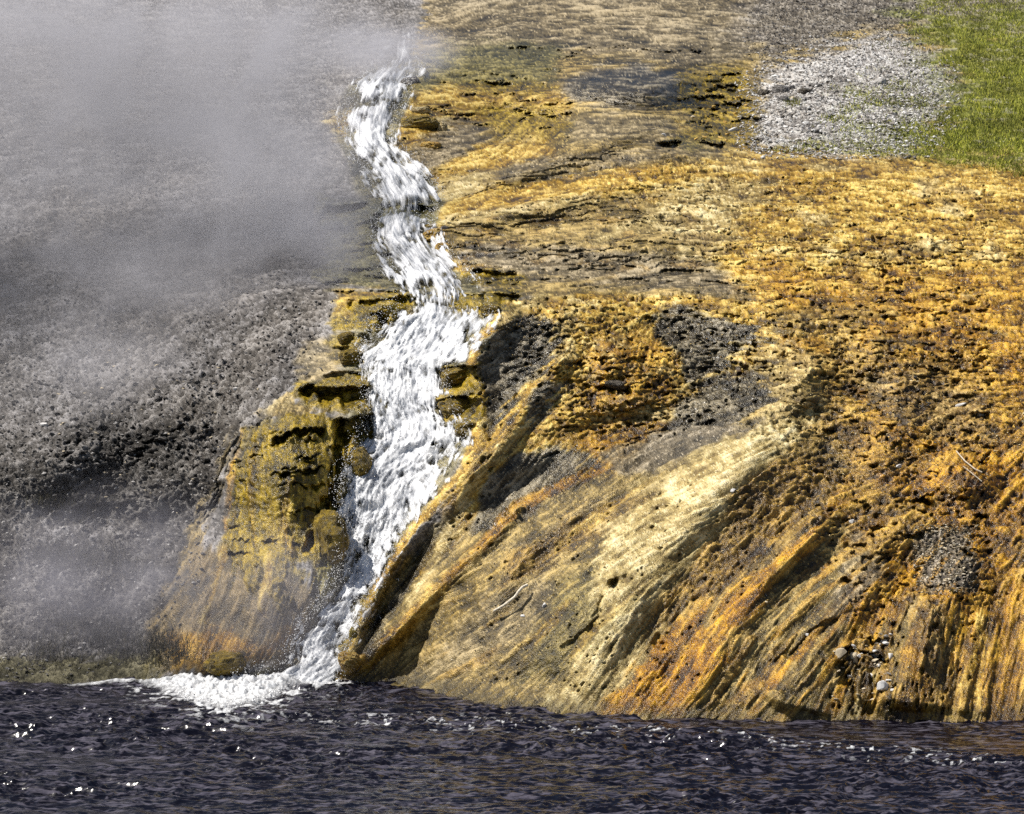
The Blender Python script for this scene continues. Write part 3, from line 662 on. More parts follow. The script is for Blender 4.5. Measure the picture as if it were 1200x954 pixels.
tag(grid_object('gravel_bank', rg_grass, P, M_grav, quads, col, wet), 'pale stony bank with grass at the top right', kind='structure')
print('terrain', time.time() - T0)

def surf(u, v):
    """point on the finished ground"""
    u = np.atleast_1d(np.asarray(u, float)); v = np.atleast_1d(np.asarray(v, float))
    i = np.clip(np.searchsorted(US, u) - 1, 0, NU - 2); j = np.clip(np.searchsorted(VS, v) - 1, 0, NV - 2)
    a = ((u - US[i]) / (US[i + 1] - US[i]))[:, None]; b = ((v - VS[j]) / (VS[j + 1] - VS[j]))[:, None]
    return (P[j, i] * (1 - a) + P[j, i + 1] * a) * (1 - b) + (P[j + 1, i] * (1 - a) + P[j + 1, i + 1] * a) * b
def surfn(u, v):
    i = np.clip(np.searchsorted(US, u) - 1, 0, NU - 2); j = np.clip(np.searchsorted(VS, v) - 1, 0, NV - 2); return N[j, i]

# ------------------------------------------------------------------ the cascade
def foam_material(name):
    m, n, o = newmat(name); L = n.links.new
    b = nd(n, 'ShaderNodeBsdfPrincipled'); at = nd(n, 'ShaderNodeAttribute', attribute_name='albedo'); wt = nd(n, 'ShaderNodeAttribute', attribute_name='wet')
    tc = nd(n, 'ShaderNodeTexCoord'); n1 = nd(n, 'ShaderNodeTexNoise'); n1.inputs['Scale'].default_value = 60; n1.inputs['Detail'].default_value = 4; n1.inputs['Roughness'].default_value = .85
    L(tc.outputs['Object'], n1.inputs['Vector'])
    r = nd(n, 'ShaderNodeMapRange'); r.inputs['From Min'].default_value = .32; r.inputs['From Max'].default_value = .6; r.inputs['To Min'].default_value = .68; r.inputs['To Max'].default_value = 1.06
    L(n1.outputs['Fac'], r.inputs['Value'])
    mx = nd(n, 'ShaderNodeVectorMath', operation='SCALE'); L(at.outputs['Color'], mx.inputs[0]); L(r.outputs['Result'], mx.inputs['Scale']); L(mx.outputs['Vector'], b.inputs['Base Color'])
    rr = nd(n, 'ShaderNodeMapRange'); rr.inputs['To Min'].default_value = .5; rr.inputs['To Max'].default_value = .12; L(wt.outputs['Fac'], rr.inputs['Value']); L(rr.outputs['Result'], b.inputs['Roughness'])
    bp = nd(n, 'ShaderNodeBump'); bp.inputs['Strength'].default_value = .6; bp.inputs['Distance'].default_value = .012
    L(n1.outputs['Fac'], bp.inputs['Height']); L(bp.outputs['Normal'], b.inputs['Normal'])
    al = nd(n, 'ShaderNodeAttribute', attribute_name='cover'); tr = nd(n, 'ShaderNodeBsdfTransparent'); ms = nd(n, 'ShaderNodeMixShader')
    a1 = nd(n, 'ShaderNodeMapRange'); a1.inputs['From Min'].default_value = .35; a1.inputs['From Max'].default_value = .65; a1.inputs['To Min'].default_value = -.28; a1.inputs['To Max'].default_value = .28; L(n1.outputs['Fac'], a1.inputs['Value'])
    ad = nd(n, 'ShaderNodeMath', operation='ADD', use_clamp=True); L(al.outputs['Fac'], ad.inputs[0]); L(a1.outputs['Result'], ad.inputs[1])
    L(ad.outputs[0], ms.inputs[0]); L(tr.outputs[0], ms.inputs[1]); L(b.outputs[0], ms.inputs[2]); L(ms.outputs[0], o.inputs['Surface']); return m
M_foam = foam_material('white_water')
cus = np.arange(285, 620, 1.05); cvs = np.arange(38, 816, 1.05)
cU, cV = np.meshgrid(cus, cvs)
q, qL, qR = casx(cU, cV)
base = surf(cU.ravel(), cV.ravel()).reshape(cU.shape + (3,))
dd = base[..., 1]
# flow along the fall: coordinates along and across
wU = (cU - (qL + qR) / 2); ws = np.interp(cV, [50, 340, 345, 800], [1, 1.4, 1, 1])
str1 = fbm(wU / 5.0, cV / 17, cV * 0 + 3, 3, .65); str2 = fbm(wU / 2.4, cV / 8, cV * 0 + 9, 2, .6); tur = fbm(wU / 14, cV / 20, cV * 0, 4, .6); tur2 = fbm(cU / 3.2, cV / 3.2, cV * 0 + 5, 2, .7)
flowx = np.gradient(box((qL + qR) / 2, 6), axis=0)          # sideways drift of the stream per row
def wlic(noise, L_):
    acc = noise.copy(); tw = 1.
    for sgn in (1, -1):
        xi = np.broadcast_to(np.arange(noise.shape[1])[None, :], noise.shape).astype(float); jj_ = np.broadcast_to(np.arange(noise.shape[0])[:, None], noise.shape)
        for k_ in range(1, L_ + 1):
            yj = np.clip(jj_ + sgn * k_, 0, noise.shape[0] - 1); xi = xi + sgn * flowx[yj, np.clip(xi, 0, noise.shape[1] - 1).astype(int)]
            wt_ = 1 - k_ / (L_ + 1); acc = acc + wt_ * noise[yj, np.clip(np.rint(xi), 0, noise.shape[1] - 1).astype(int)]; tw += wt_
    return norm(acc)
wn1 = wlic(rng.random(cU.shape), 3); wn2 = wlic(norm(box(rng.random(cU.shape), 1)), 3); wn3 = wlic(norm(box(box(rng.random(cU.shape), 3), 2)), 7)
edge = np.minimum(q, 1 - q) * (qR - qL)
dens = sm(-8, 10, edge + 16 * tur + 3.0 * wn2 + 4.0 * wn3 + 2.0 * wn1)
clear = fbm(wU / 12 + 7, cV / 16, cV * 0 + 1, 3, .6)
dens = dens - (.9 * sm(.05, .5, clear) * sm(34, 4, edge) + .45 * sm(.3, .6, clear)) * (1 - .3 * wn2)
band = lambda a, b, c, d: sm(a, b, cV) * sm(d, c, cV)
dens = dens - .55 * band(237, 241, 256, 262) * (str2 < .55)          # green pool below the first fall
dens = dens - .62 * band(333, 337, 356, 366) * (str1 + .6 * str2 < .12 + .5 * sm(352, 366, cV))   # smooth lip and thin veils
dens = dens - .5 * band(350, 358, 375, 385) * sm(515, 530, cU) * (str2 < .2)
dens = dens + .25 * band(366, 376, 800, 820) * sm(10, 25, edge)
dens = dens * (.35 * sm(40, 52, cV) + .65 * sm(62, 92, cV))
# dark rock peeping through
for (a, b, ru, rv) in ((515,528,10,8),(505,545,8,8),(462,440,9,4),(550,400,10,10),(455,300,6,5),(505,485,6,4),(448,515,6,8),(470,560,6,5),(430,640,5,8)):
    dens = dens - .9 * np.exp(-(((cU - a) / ru) ** 2 + ((cV - b) / rv) ** 2)) * (str2 < .25)
lift = np.clip(.04 + .10 * sm(0, 30, edge) * sm(.2, .8, dens)  + .07 * tur + .005 * wn1 + .006 * wn2 + .009 * wn3 + .007 * tur2, .008, .6) * np.interp(cV, [60, 330, 345, 800], [2.2, 1.6, 1, 1])
# water stands proud of the bed along the bed's own normal
bn = np.array([0, -.75, .66]); wP = base.copy(); wP[..., 1] = box(box(dd, 3), 3); 
ry = wP[..., 1]; wP[..., 0] = (cU - CU) / F * ry; wP[..., 2] = CAMZ + (HV - cV) / F * ry
wP = wP + bn * lift[..., None]
wP[..., 2] = np.maximum(wP[..., 2], .02)
ci = np.arange(cU.size).reshape(cU.shape); cq = np.stack([ci[:-1, :-1], ci[1:, :-1], ci[1:, 1:], ci[:-1, 1:]], -1)
dm = (dens[:-1, :-1] + dens[1:, 1:]) / 2
fm = dm > .04
sA = wlic(rng.random(cU.shape), 8); sB = wlic(norm(box(rng.random(cU.shape), 1)), 13)
st_ = .35 * wn1 + .35 * wn2 + .4 * wn3 + .7 * sA + .6 * sB; st_ = st_ / st_.std()
clr = fbm(cU / 9, cV / 11, cV * 0 + 31, 4, .65)
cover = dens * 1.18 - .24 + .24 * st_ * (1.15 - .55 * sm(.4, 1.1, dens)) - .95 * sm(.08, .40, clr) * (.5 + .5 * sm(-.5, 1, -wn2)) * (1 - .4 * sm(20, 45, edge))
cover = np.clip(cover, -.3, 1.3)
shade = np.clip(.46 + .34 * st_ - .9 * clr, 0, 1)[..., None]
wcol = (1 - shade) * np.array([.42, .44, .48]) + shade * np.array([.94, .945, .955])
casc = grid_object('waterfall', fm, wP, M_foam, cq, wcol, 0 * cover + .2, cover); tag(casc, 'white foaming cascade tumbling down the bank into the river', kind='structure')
# clear shallow water on the two pools
M_pool, n, o = newmat('pool_water'); b = nd(n, 'ShaderNodeBsdfPrincipled'); b.inputs['Base Color'].default_value = (.10, .10, .055, 1); b.inputs['Roughness'].default_value = .12
n.links.new(b.outputs[0], o.inputs['Surface'])
def ball(rad, seed=0): pass
def droplets(name, pts, rad, mat, stretch=None):
    """many small octahedral drops in one mesh"""
    n = len(pts); o6 = np.array([(1,0,0),(-1,0,0),(0,1,0),(0,-1,0),(0,0,1),(0,0,-1)], float)
    f8 = np.array([(0,2,4),(2,1,4),(1,3,4),(3,0,4),(2,0,5),(1,2,5),(3,1,5),(0,3,5)])
    jit = rng.normal(1, .25, (n, 6, 1)); s = rad[:, None, None] * o6[None] * jit
    if stretch is not None: s = s * stretch[:, None, :]
    a = rng.random(n) * 6.28; ca, sa = np.cos(a)[:, None], np.sin(a)[:, None]
    x = s[..., 0] * ca - s[..., 2] * sa; z = s[..., 0] * sa + s[..., 2] * ca; s = np.stack([x, s[..., 1], z], -1)
    v = (pts[:, None, :] + s).reshape(-1, 3); f = (f8[None] + 6 * np.arange(n)[:, None, None]).reshape(-1, 3)
    return mesh_np(name, v, f, mat, False, np.full((n * 6, 3), .86), np.zeros(n * 6), cov=np.full(n * 6, 2.0))
# spray thrown up off the cascade
k = 11000; vv = rng.uniform(75, 812, k); _, a, b = casx(vv * 0, vv); side = rng.random(k)
uu = np.where(side < .36, a + rng.normal(-1, 5, k), np.where(side < .66, b + rng.normal(0, 4, k), a + (b - a) * rng.random(k)))
keep = (vv > 366) | (vv < 335); uu = uu[keep]; vv = vv[keep]
pp = surf(uu, vv) + bn * (rng.random((len(uu), 1)) ** 2 * .55 + .10); pp[:, 2] = np.maximum(pp[:, 2], .05)
kd = len(uu)
tag(droplets('cascade_spray', pp, rng.uniform(.003, .010, kd) * np.clip(pp[:, 1] / 38, 1, 2), M_foam), 'white drops of spray flung off the cascade', kind='stuff')
print('cascade', time.time() - T0)

# ------------------------------------------------------------------ the river
xs = spaced(-9.6, 9.6, .0165, -160, 160); ys = spaced(26.6, 38.6, .026, -90, 44)
RX, RY = np.meshgrid(xs, ys)
rv = HV + CAMZ * F / RY; ru = CU + RX * F / RY
dist = np.clip((RY - 20) / 18, .0, 1)
nz1 = fbm(RX * .9, RY * 1.7, RX * 0, 2); 
wx = RX + .25 * nz1; wy = RY + .15 * fbm(RX * 1.3 + 4, RY * 2, RX * 0 + 2, 2)
r1 = 1 - np.abs(vnoise(wx * 1.5, wy * 4.6, wx * 0 + 1)) * 1.8
r2 = 1 - np.abs(vnoise(wx * 5.5 + 3, wy * 14, wx * 0 + 2)) * 1.8
r3 = fbm(wx * 10 + 3, wy * 24, wx * 0 + 5, 2, .6)
r4 = 1 - np.abs(vnoise(wx * 13 + 3, wy * 30, wx * 0 + 7)) * 2
rough = .45 + .55 * sm(-.3, .4, fbm(RX * .35, RY * .8, RX * 0 + 12, 2)) 
smooth_pool = sm(880, 930, ru) * sm(835, 850, rv) * sm(905, 880, rv) + sm(420, 520, ru) * sm(840, 815, rv)
rough = rough * (1 - .45 * np.clip(smooth_pool, 0, 1)) * 1.0
foamline = np.exp(-((rv - np.interp(ru, [200, 420, 600, 760, 900, 1150], [835, 842, 850, 858, 868, 890])) / 9) ** 2)
rough = rough + .5 * foamline
hz = rough * (.060 * r1 + .032 * r2 + .022 * r3 + .007 * r4) - .045
fine = (np.abs(RX) < 12) & (RY > 24)
hz = np.where(fine, hz, hz * .6)
river_mat, n, o = newmat('river_water'); L = n.links.new
b = nd(n, 'ShaderNodeBsdfPrincipled'); b.inputs['Base Color'].default_value = (.010, .009, .012, 1); b.inputs['Roughness'].default_value = .18; b.inputs['IOR'].default_value = 1.33
tc = nd(n, 'ShaderNodeTexCoord'); mp = nd(n, 'ShaderNodeMapping'); mp.inputs['Scale'].default_value = (1, 1.7, 1); n1 = nd(n, 'ShaderNodeTexNoise'); n1.inputs['Scale'].default_value = 22; n1.inputs['Detail'].default_value = 2
L(tc.outputs['Object'], mp.inputs[0]); L(mp.outputs[0], n1.inputs['Vector'])
bp = nd(n, 'ShaderNodeBump'); bp.inputs['Strength'].default_value = .3; bp.inputs['Distance'].default_value = .010
L(n1.outputs['Fac'], bp.inputs['Height']); L(bp.outputs['Normal'], b.inputs['Normal']); L(b.outputs[0], o.inputs['Surface'])
b.inputs['Specular IOR Level'].default_value = .8
mp2 = nd(n, 'ShaderNodeMapping'); mp2.inputs['Scale'].default_value = (1.2, 5.0, 1); n2 = nd(n, 'ShaderNodeTexNoise'); n2.inputs['Scale'].default_value = 2.2; n2.inputs['Detail'].default_value = 6; n2.inputs['Roughness'].default_value = .68; n2.inputs['Distortion'].default_value = .8
L(tc.outputs['Object'], mp2.inputs[0]); L(mp2.outputs[0], n2.inputs['Vector'])
cr = nd(n, 'ShaderNodeValToRGB'); cr.color_ramp.elements[0].position = .50; cr.color_ramp.elements[0].color = (.0024, .0018, .0045, 1); cr.color_ramp.elements[1].position = .62; cr.color_ramp.elements[1].color = (.085, .078, .10, 1)
L(n2.outputs['Fac'], cr.inputs[0]); L(cr.outputs[0], b.inputs['Base Color'])      # dark water, with pale sky-reflection streaks painted into its colour
RP = np.stack([RX, RY, hz], -1); ri = np.arange(RX.size).reshape(RX.shape); rq = np.stack([ri[:-1, :-1], ri[:-1, 1:], ri[1:, 1:], ri[1:, :-1]], -1)
river = grid_object('river', np.ones(rq.shape[:2], bool), RP, river_mat, rq); tag(river, 'dark choppy river at the foot of the bank', kind='structure')
# foam on the river: froth heap at the foot of the fall, line along the left shore, flecks down the current
fsdf = samp(poly_sdf([(168,800),(215,792),(270,782),(330,768),(350,775),(398,786),(402,794),(360,800),(335,808),(320,818),(290,826),(262,830),(235,824),(212,815)]), ru, rv)
nf = fbm(RX * 5, RY * 8, RX * 0, 3, .6); nf2 = fbm(RX * 14, RY * 20, RX * 0 + 3, 2, .7)
froth = sm(6, -6, fsdf + 9 * nf + 5 * nf2)
froth = np.maximum(froth, .9 * sm(3.5, 0, np.abs(rv - np.interp(ru, [60, 120, 200, 260], [801, 799, 797, 800]) + 2 * nf)) * sm(60, 110, ru) * sm(300, 250, ru))
fleck = foamline * sm(.34, .5, nf * .6 + nf2 * .8 + .1 * r2) * sm(200, 420, ru)
froth = np.maximum(froth, fleck * .7)
trail = sm(40, 0, fsdf) * sm(.05, .35, nf + .5 * nf2)
froth = np.maximum(froth, trail * .8)
fh = sm(.35, .9, froth) * (.02 + .07 * sm(4, -12, fsdf) * (1 + 1.3 * nf2) + .12 * sm(310, 380, ru) * sm(0, -8, fsdf)) + .006
FP = RP.copy(); FP[..., 2] = RP[..., 2] + fh
fmk = ((froth[:-1, :-1] + froth[1:, 1:]) / 2 > .12) & fine[:-1, :-1]
fcov = sm(.35, .95, froth + .25 * nf2 + .1 * norm(rng.random(RX.shape)))
fcol = (1 - fcov[..., None]) * np.array([.40, .40, .42]) + fcov[..., None] * np.array([.80, .81, .82]) * (.78 + .22 * sm(-1, 1, norm(nf2) + norm(r4)))[..., None]
ff = grid_object('river_foam', fmk, FP, M_foam, rq, fcol, 1 - fcov, np.clip(froth * 1.15 - .30 + .55 * nf2 + .08 * norm(nf), -.3, 1.2)); tag(ff, 'white froth where the cascade meets the river', kind='stuff')
k = 5000; u_ = rng.uniform(200, 405, k); v_ = rng.uniform(760, 835, k)
s_ = samp(poly_sdf([(205,805),(270,780),(345,757),(400,786),(340,800),(320,818),(262,828),(215,818)]), u_, v_); kk = s_ < 3; u_ = u_[kk]; v_ = v_[kk]
y_ = CAMZ * F / (np.maximum(v_, 790) - HV) ; pp = np.stack([(u_ - CU) / F * y_, y_, CAMZ + (HV - v_) / F * y_ + .04], -1)
pp[:, 2] = np.maximum(pp[:, 2], .03)
tag(droplets('splash_drops', pp, rng.uniform(.005, .016, len(pp)), M_foam), 'splash drops above the froth at the foot of the cascade', kind='stuff')
print('river', time.time() - T0)

# ------------------------------------------------------------------ loose gravel lying on the slopes (stuff)
def pebbles(name, n, poly, size, mats, flat=.6, warp=True, label=''):
    xs_ = [p[0] for p in poly]; ys_ = [p[1] for p in poly]; sd = poly_sdf(poly)
    u = rng.uniform(min(xs_), max(xs_), n * 3); v = rng.uniform(min(ys_), max(ys_), n * 3)
    k = samp(sd, np.maximum(u, -50), v) < rng.normal(0, 14, len(u)); u = u[k][:n]; v = v[k][:n]; n = len(u)
    p = surf(u, v); r = (size[0] + (size[1] - size[0]) * rng.random(n) ** 4)
    o6 = np.array([(1,0,0),(-1,0,0),(0,1,0),(0,-1,0),(0,0,1),(0,0,-1)], float)
    f8 = np.array([(0,2,4),(2,1,4),(1,3,4),(3,0,4),(2,0,5),(1,2,5),(3,1,5),(0,3,5)])
    s = o6[None] * r[:, None, None] * rng.uniform(.6, 1.3, (n, 6, 1)) * np.stack([rng.uniform(.8, 1.5, n), rng.uniform(.7, 1.2, n), rng.uniform(.4, .9, n)], -1)[:, None, :]
    A_ = rng.normal(size=(n, 3, 3)) * .35 + np.eye(3); Q_, _ = np.linalg.qr(A_); s = np.einsum('nij,nkj->nki', Q_, s)
    v3 = (p[:, None, :] + s + np.array([0, -.25, .4]) * r[:, None, None]).reshape(-1, 3); f = (f8[None] + 6 * np.arange(n)[:, None, None]).reshape(-1, 3)
    c = mats[rng.integers(0, len(mats), n)] * rng.uniform(.6, 1.15, (n, 1)); c = np.repeat(c, 6, 0)
    return tag(mesh_np(name, v3, f, M_grav, False, np.clip(c, 0, .9), np.zeros(n * 6)), label, kind='stuff')
greys = np.array([(.17,.16,.155),(.24,.23,.22),(.10,.095,.09),(.14,.13,.12),(.05,.047,.045),(.13,.12,.11),(.18,.17,.165),(.50,.48,.46)])
whites = np.array([(.62,.59,.55),(.74,.72,.69),(.45,.42,.39),(.30,.27,.24),(.80,.78,.75)])
browns = np.array([(.30,.24,.15),(.50,.42,.28),(.10,.08,.05),(.20,.16,.10),(.75,.68,.55)])
golds = np.array([(.55,.38,.14),(.70,.52,.22),(.30,.19,.06),(.80,.68,.42),(.12,.08,.03)])
pebbles('gravel', 52000, [(-300,-40),(400,-20),(395,160),(366,240),(380,340),(340,450),(280,500),(235,620),(180,740),(60,795),(-300,795)], (.008, .042), greys, label='grey gravel strewn over the steaming left slope')
pebbles('gravel', 13000, [(888,92),(925,72),(970,54),(1060,40),(1125,96),(1100,150),(1060,187),(1000,186),(885,176),(882,140)], (.012, .07), whites, label='pale gravel on the stony bank at the upper right')
pebbles('gravel', 900, [(862,92),(892,84),(896,176),(866,178)], (.012, .06), whites, label='stray pale gravel spilling into the yellow gully')
pebbles('gravel', 5000, [(870,-40),(1080,-40),(1080,44),(980,52),(900,84),(880,60)], (.02, .06), greys, label='darker gravel along the top of the stony bank')
pebbles('gravel', 2200, [(1070,615),(1135,618),(1145,680),(1100,695),(1075,670)], (.010, .030), browns, label='brown gravel gathered in a hollow of the orange crust')
pebbles('gravel', 14000, [(660,190),(1230,200),(1230,560),(960,560),(900,440),(620,440),(590,360),(860,350),(780,250)], (.006, .022), golds, label='ochre crumbs of crust over the golden upper slope')
pebbles('gravel', 9000, [(560,600),(700,560),(900,520),(1200,560),(1200,835),(980,832),(700,828),(480,810)], (.004, .013), browns, label='fine brown grit on the lower travertine slope')
for pl_, n_ in (([(562,398),(612,371),(652,380),(650,412),(600,480),(572,502),(558,440)], 1500), ([(628,457),(645,444),(668,450),(643,486),(620,500)], 350),
                ([(602,535),(655,522),(690,540),(655,568),(560,622),(566,585)], 900), ([(775,372),(800,362),(850,380),(872,402),(812,448)], 700), ([(800,470),(830,450),(885,440),(892,480),(850,505),(790,510)], 700)):
    pebbles('gravel', n_, pl_, (.004, .016), browns, label='light grit caught on a dark wet hollow of the crust')
print('gravel', time.time() - T0)

# ------------------------------------------------------------------ grass at the top right (stuff)
n_ = 60000
u = rng.uniform(985, 1230, n_); v = rng.uniform(-20, 215, n_)
sd = samp(poly_sdf([(1050,-60),(1290,-60),(1290,215),(1150,200),(1085,190),(1062,176),(1100,152),(1130,128),(1142,102),(1118,70),(1078,40)]), u, v)
nn = vnoise(u / 16, v / 9, u * 0)
k = (sd + 34 * nn + 14 * vnoise(u / 6, v / 4, u * 0 + 5) < -4) | ((sd < 90) & (rng.random(n_) < .14) & (nn > .05) & (v > 70))
u = u[k]; v = v[k]
tc_ = np.array([(1000,108,16,5),(1040,118,20,6),(1012,150,22,6),(1045,165,22,6),(965,171,26,4),(920,178,16,3),(1062,150,18,7),(1078,118,14,8),(1088,75,16,6),(929,121,6,3),(978,140,10,3),(1098,95,16,8),(1070,55,24,6),(1030,180,26,4),(1055,100,12,4),(1095,145,18,10),(1000,128,12,3)])
ti_ = rng.integers(0, len(tc_), 4200); cu_ = tc_[ti_]; u = np.concatenate([u, cu_[:, 0] + rng.normal(0, 1, 4200) * cu_[:, 2]]); v = np.concatenate([v, cu_[:, 1] + rng.normal(0, 1, 4200) * cu_[:, 3]])
k = v < np.interp(u, [880,1000,1060,1153,1250], [176,182,186,201,213]); u = u[k]; v = v[k]
p = surf(u, v); n_ = len(u)
h = rng.uniform(.05, .14, n_); a = rng.random(n_) * 6.28; wd = .012
le = rng.normal(0, .5, (n_, 2)) * h[:, None]
tip = p + np.stack([le[:, 0], le[:, 1], h], -1); s1 = p + np.stack([np.cos(a) * wd, np.sin(a) * wd, a * 0 - .01], -1); s2 = p - np.stack([np.cos(a) * wd, np.sin(a) * wd, a * 0 + .01], -1)
vv_ = np.stack([s1, s2, tip], 1).reshape(-1, 3); ff_ = np.arange(n_ * 3).reshape(-1, 3)
gcol = np.array([(.20,.23,.025),(.32,.34,.035),(.50,.48,.07),(.11,.125,.016)])[rng.integers(0, 4, n_)] * (1 + .5 * vnoise(u / 25, v / 12, u * 0 + 3))[:, None]
tag(mesh_np('grass', vv_, ff_, M_grav, False, np.repeat(gcol, 3, 0), np.zeros(n_ * 3)), 'short green grass on the bank at the top right', kind='stuff')
# thin dark sedge low on the left shore
n_ = 5200
cent = np.array([(62,650),(85,660),(120,655),(150,668),(70,735),(60,760),(130,745),(160,762),(190,755),(100,600),(60,590),(200,770)])
c = cent[rng.integers(0, len(cent), n_)]; u = c[:, 0] + rng.normal(0, 16, n_); v = c[:, 1] + rng.normal(0, 9, n_)
p = surf(u, v); h = rng.uniform(.06, .24, n_); a = rng.random(n_) * 6.28; wd = .006; le = rng.normal(0, .28, (n_, 2)) * h[:, None]
tip = p + np.stack([le[:, 0], le[:, 1], h], -1); s1 = p + np.stack([np.cos(a) * wd, np.sin(a) * wd, a * 0], -1); s2 = p - np.stack([np.cos(a) * wd, np.sin(a) * wd, a * 0], -1)
vv_ = np.stack([s1, s2, tip], 1).reshape(-1, 3); ff_ = np.arange(n_ * 3).reshape(-1, 3)
gcol = np.array([(.07,.065,.03),(.04,.04,.02),(.12,.10,.06)])[rng.integers(0, 3, n_)]
tag(mesh_np('grass', vv_, ff_, M_grav, False, np.repeat(gcol, 3, 0), np.zeros(n_ * 3)), 'thin dark sedge tufts in steam low on the left shore', kind='stuff')

# ------------------------------------------------------------------ single stones
import bmesh
M_white = stone_material('chalky_stone', (.74, .72, .69), .7); M_pale = stone_material('tan_stone', (.62, .52, .36), .8)
M_greys = stone_material('grey_stone', (.22, .205, .20), .85); M_dark = stone_material('wet_dark_stone', (.05, .043, .035), .35, .6)
M_unused = None
M_mossy = stone_material('algae_stone', (.20, .15, .014), .6, .4, .6, 12); M_gold = stone_material('ochre_stone', (.52, .33, .07), .5, .4, .4, 14)
def stone_mesh(seed, npts=22, flat=.6, roundness=.5):
    r = random.Random(seed); bm = bmesh.new()
    for i in range(npts):
        v = Vector((r.gauss(0, 1), r.gauss(0, 1), r.gauss(0, 1))).normalized() * (1 - (1 - roundness) * .5 * r.random())
        bm.verts.new((v.x, v.y * .8, v.z * flat))
    bmesh.ops.convex_hull(bm, input=bm.verts[:])
    for v in [v for v in bm.verts if not v.link_faces]: bm.verts.remove(v)
    bmesh.ops.bevel(bm, geom=bm.edges[:], offset=.07, segments=1, affect='EDGES')
    bmesh.ops.recalc_face_normals(bm, faces=bm.faces[:])
    me = bpy.data.meshes.new('stone'); bm.to_mesh(me); bm.free(); return me
def stone(u, v, wpx, hpx, mat, label, seed, rot=0, cat='stone', name='stone', group=None, sink=.25):
    p = surf(u, v)[0]; s = p[1] / F / 2
    me = stone_mesh(seed, npts=13, flat=1.0, roundness=.5); me.materials.append(mat)
    o = bpy.data.objects.new(name, me); C.objects.link(o)
    o.scale = (wpx * s, (wpx + hpx) * .5 * s, hpx * s); o.rotation_euler = (0, rot, random.Random(seed).uniform(-.5, .5))
    o.location = Vector(p) + Vector((0, -.3, .25)) * hpx * s * (1 - sink)
    return tag(o, label, cat, group)
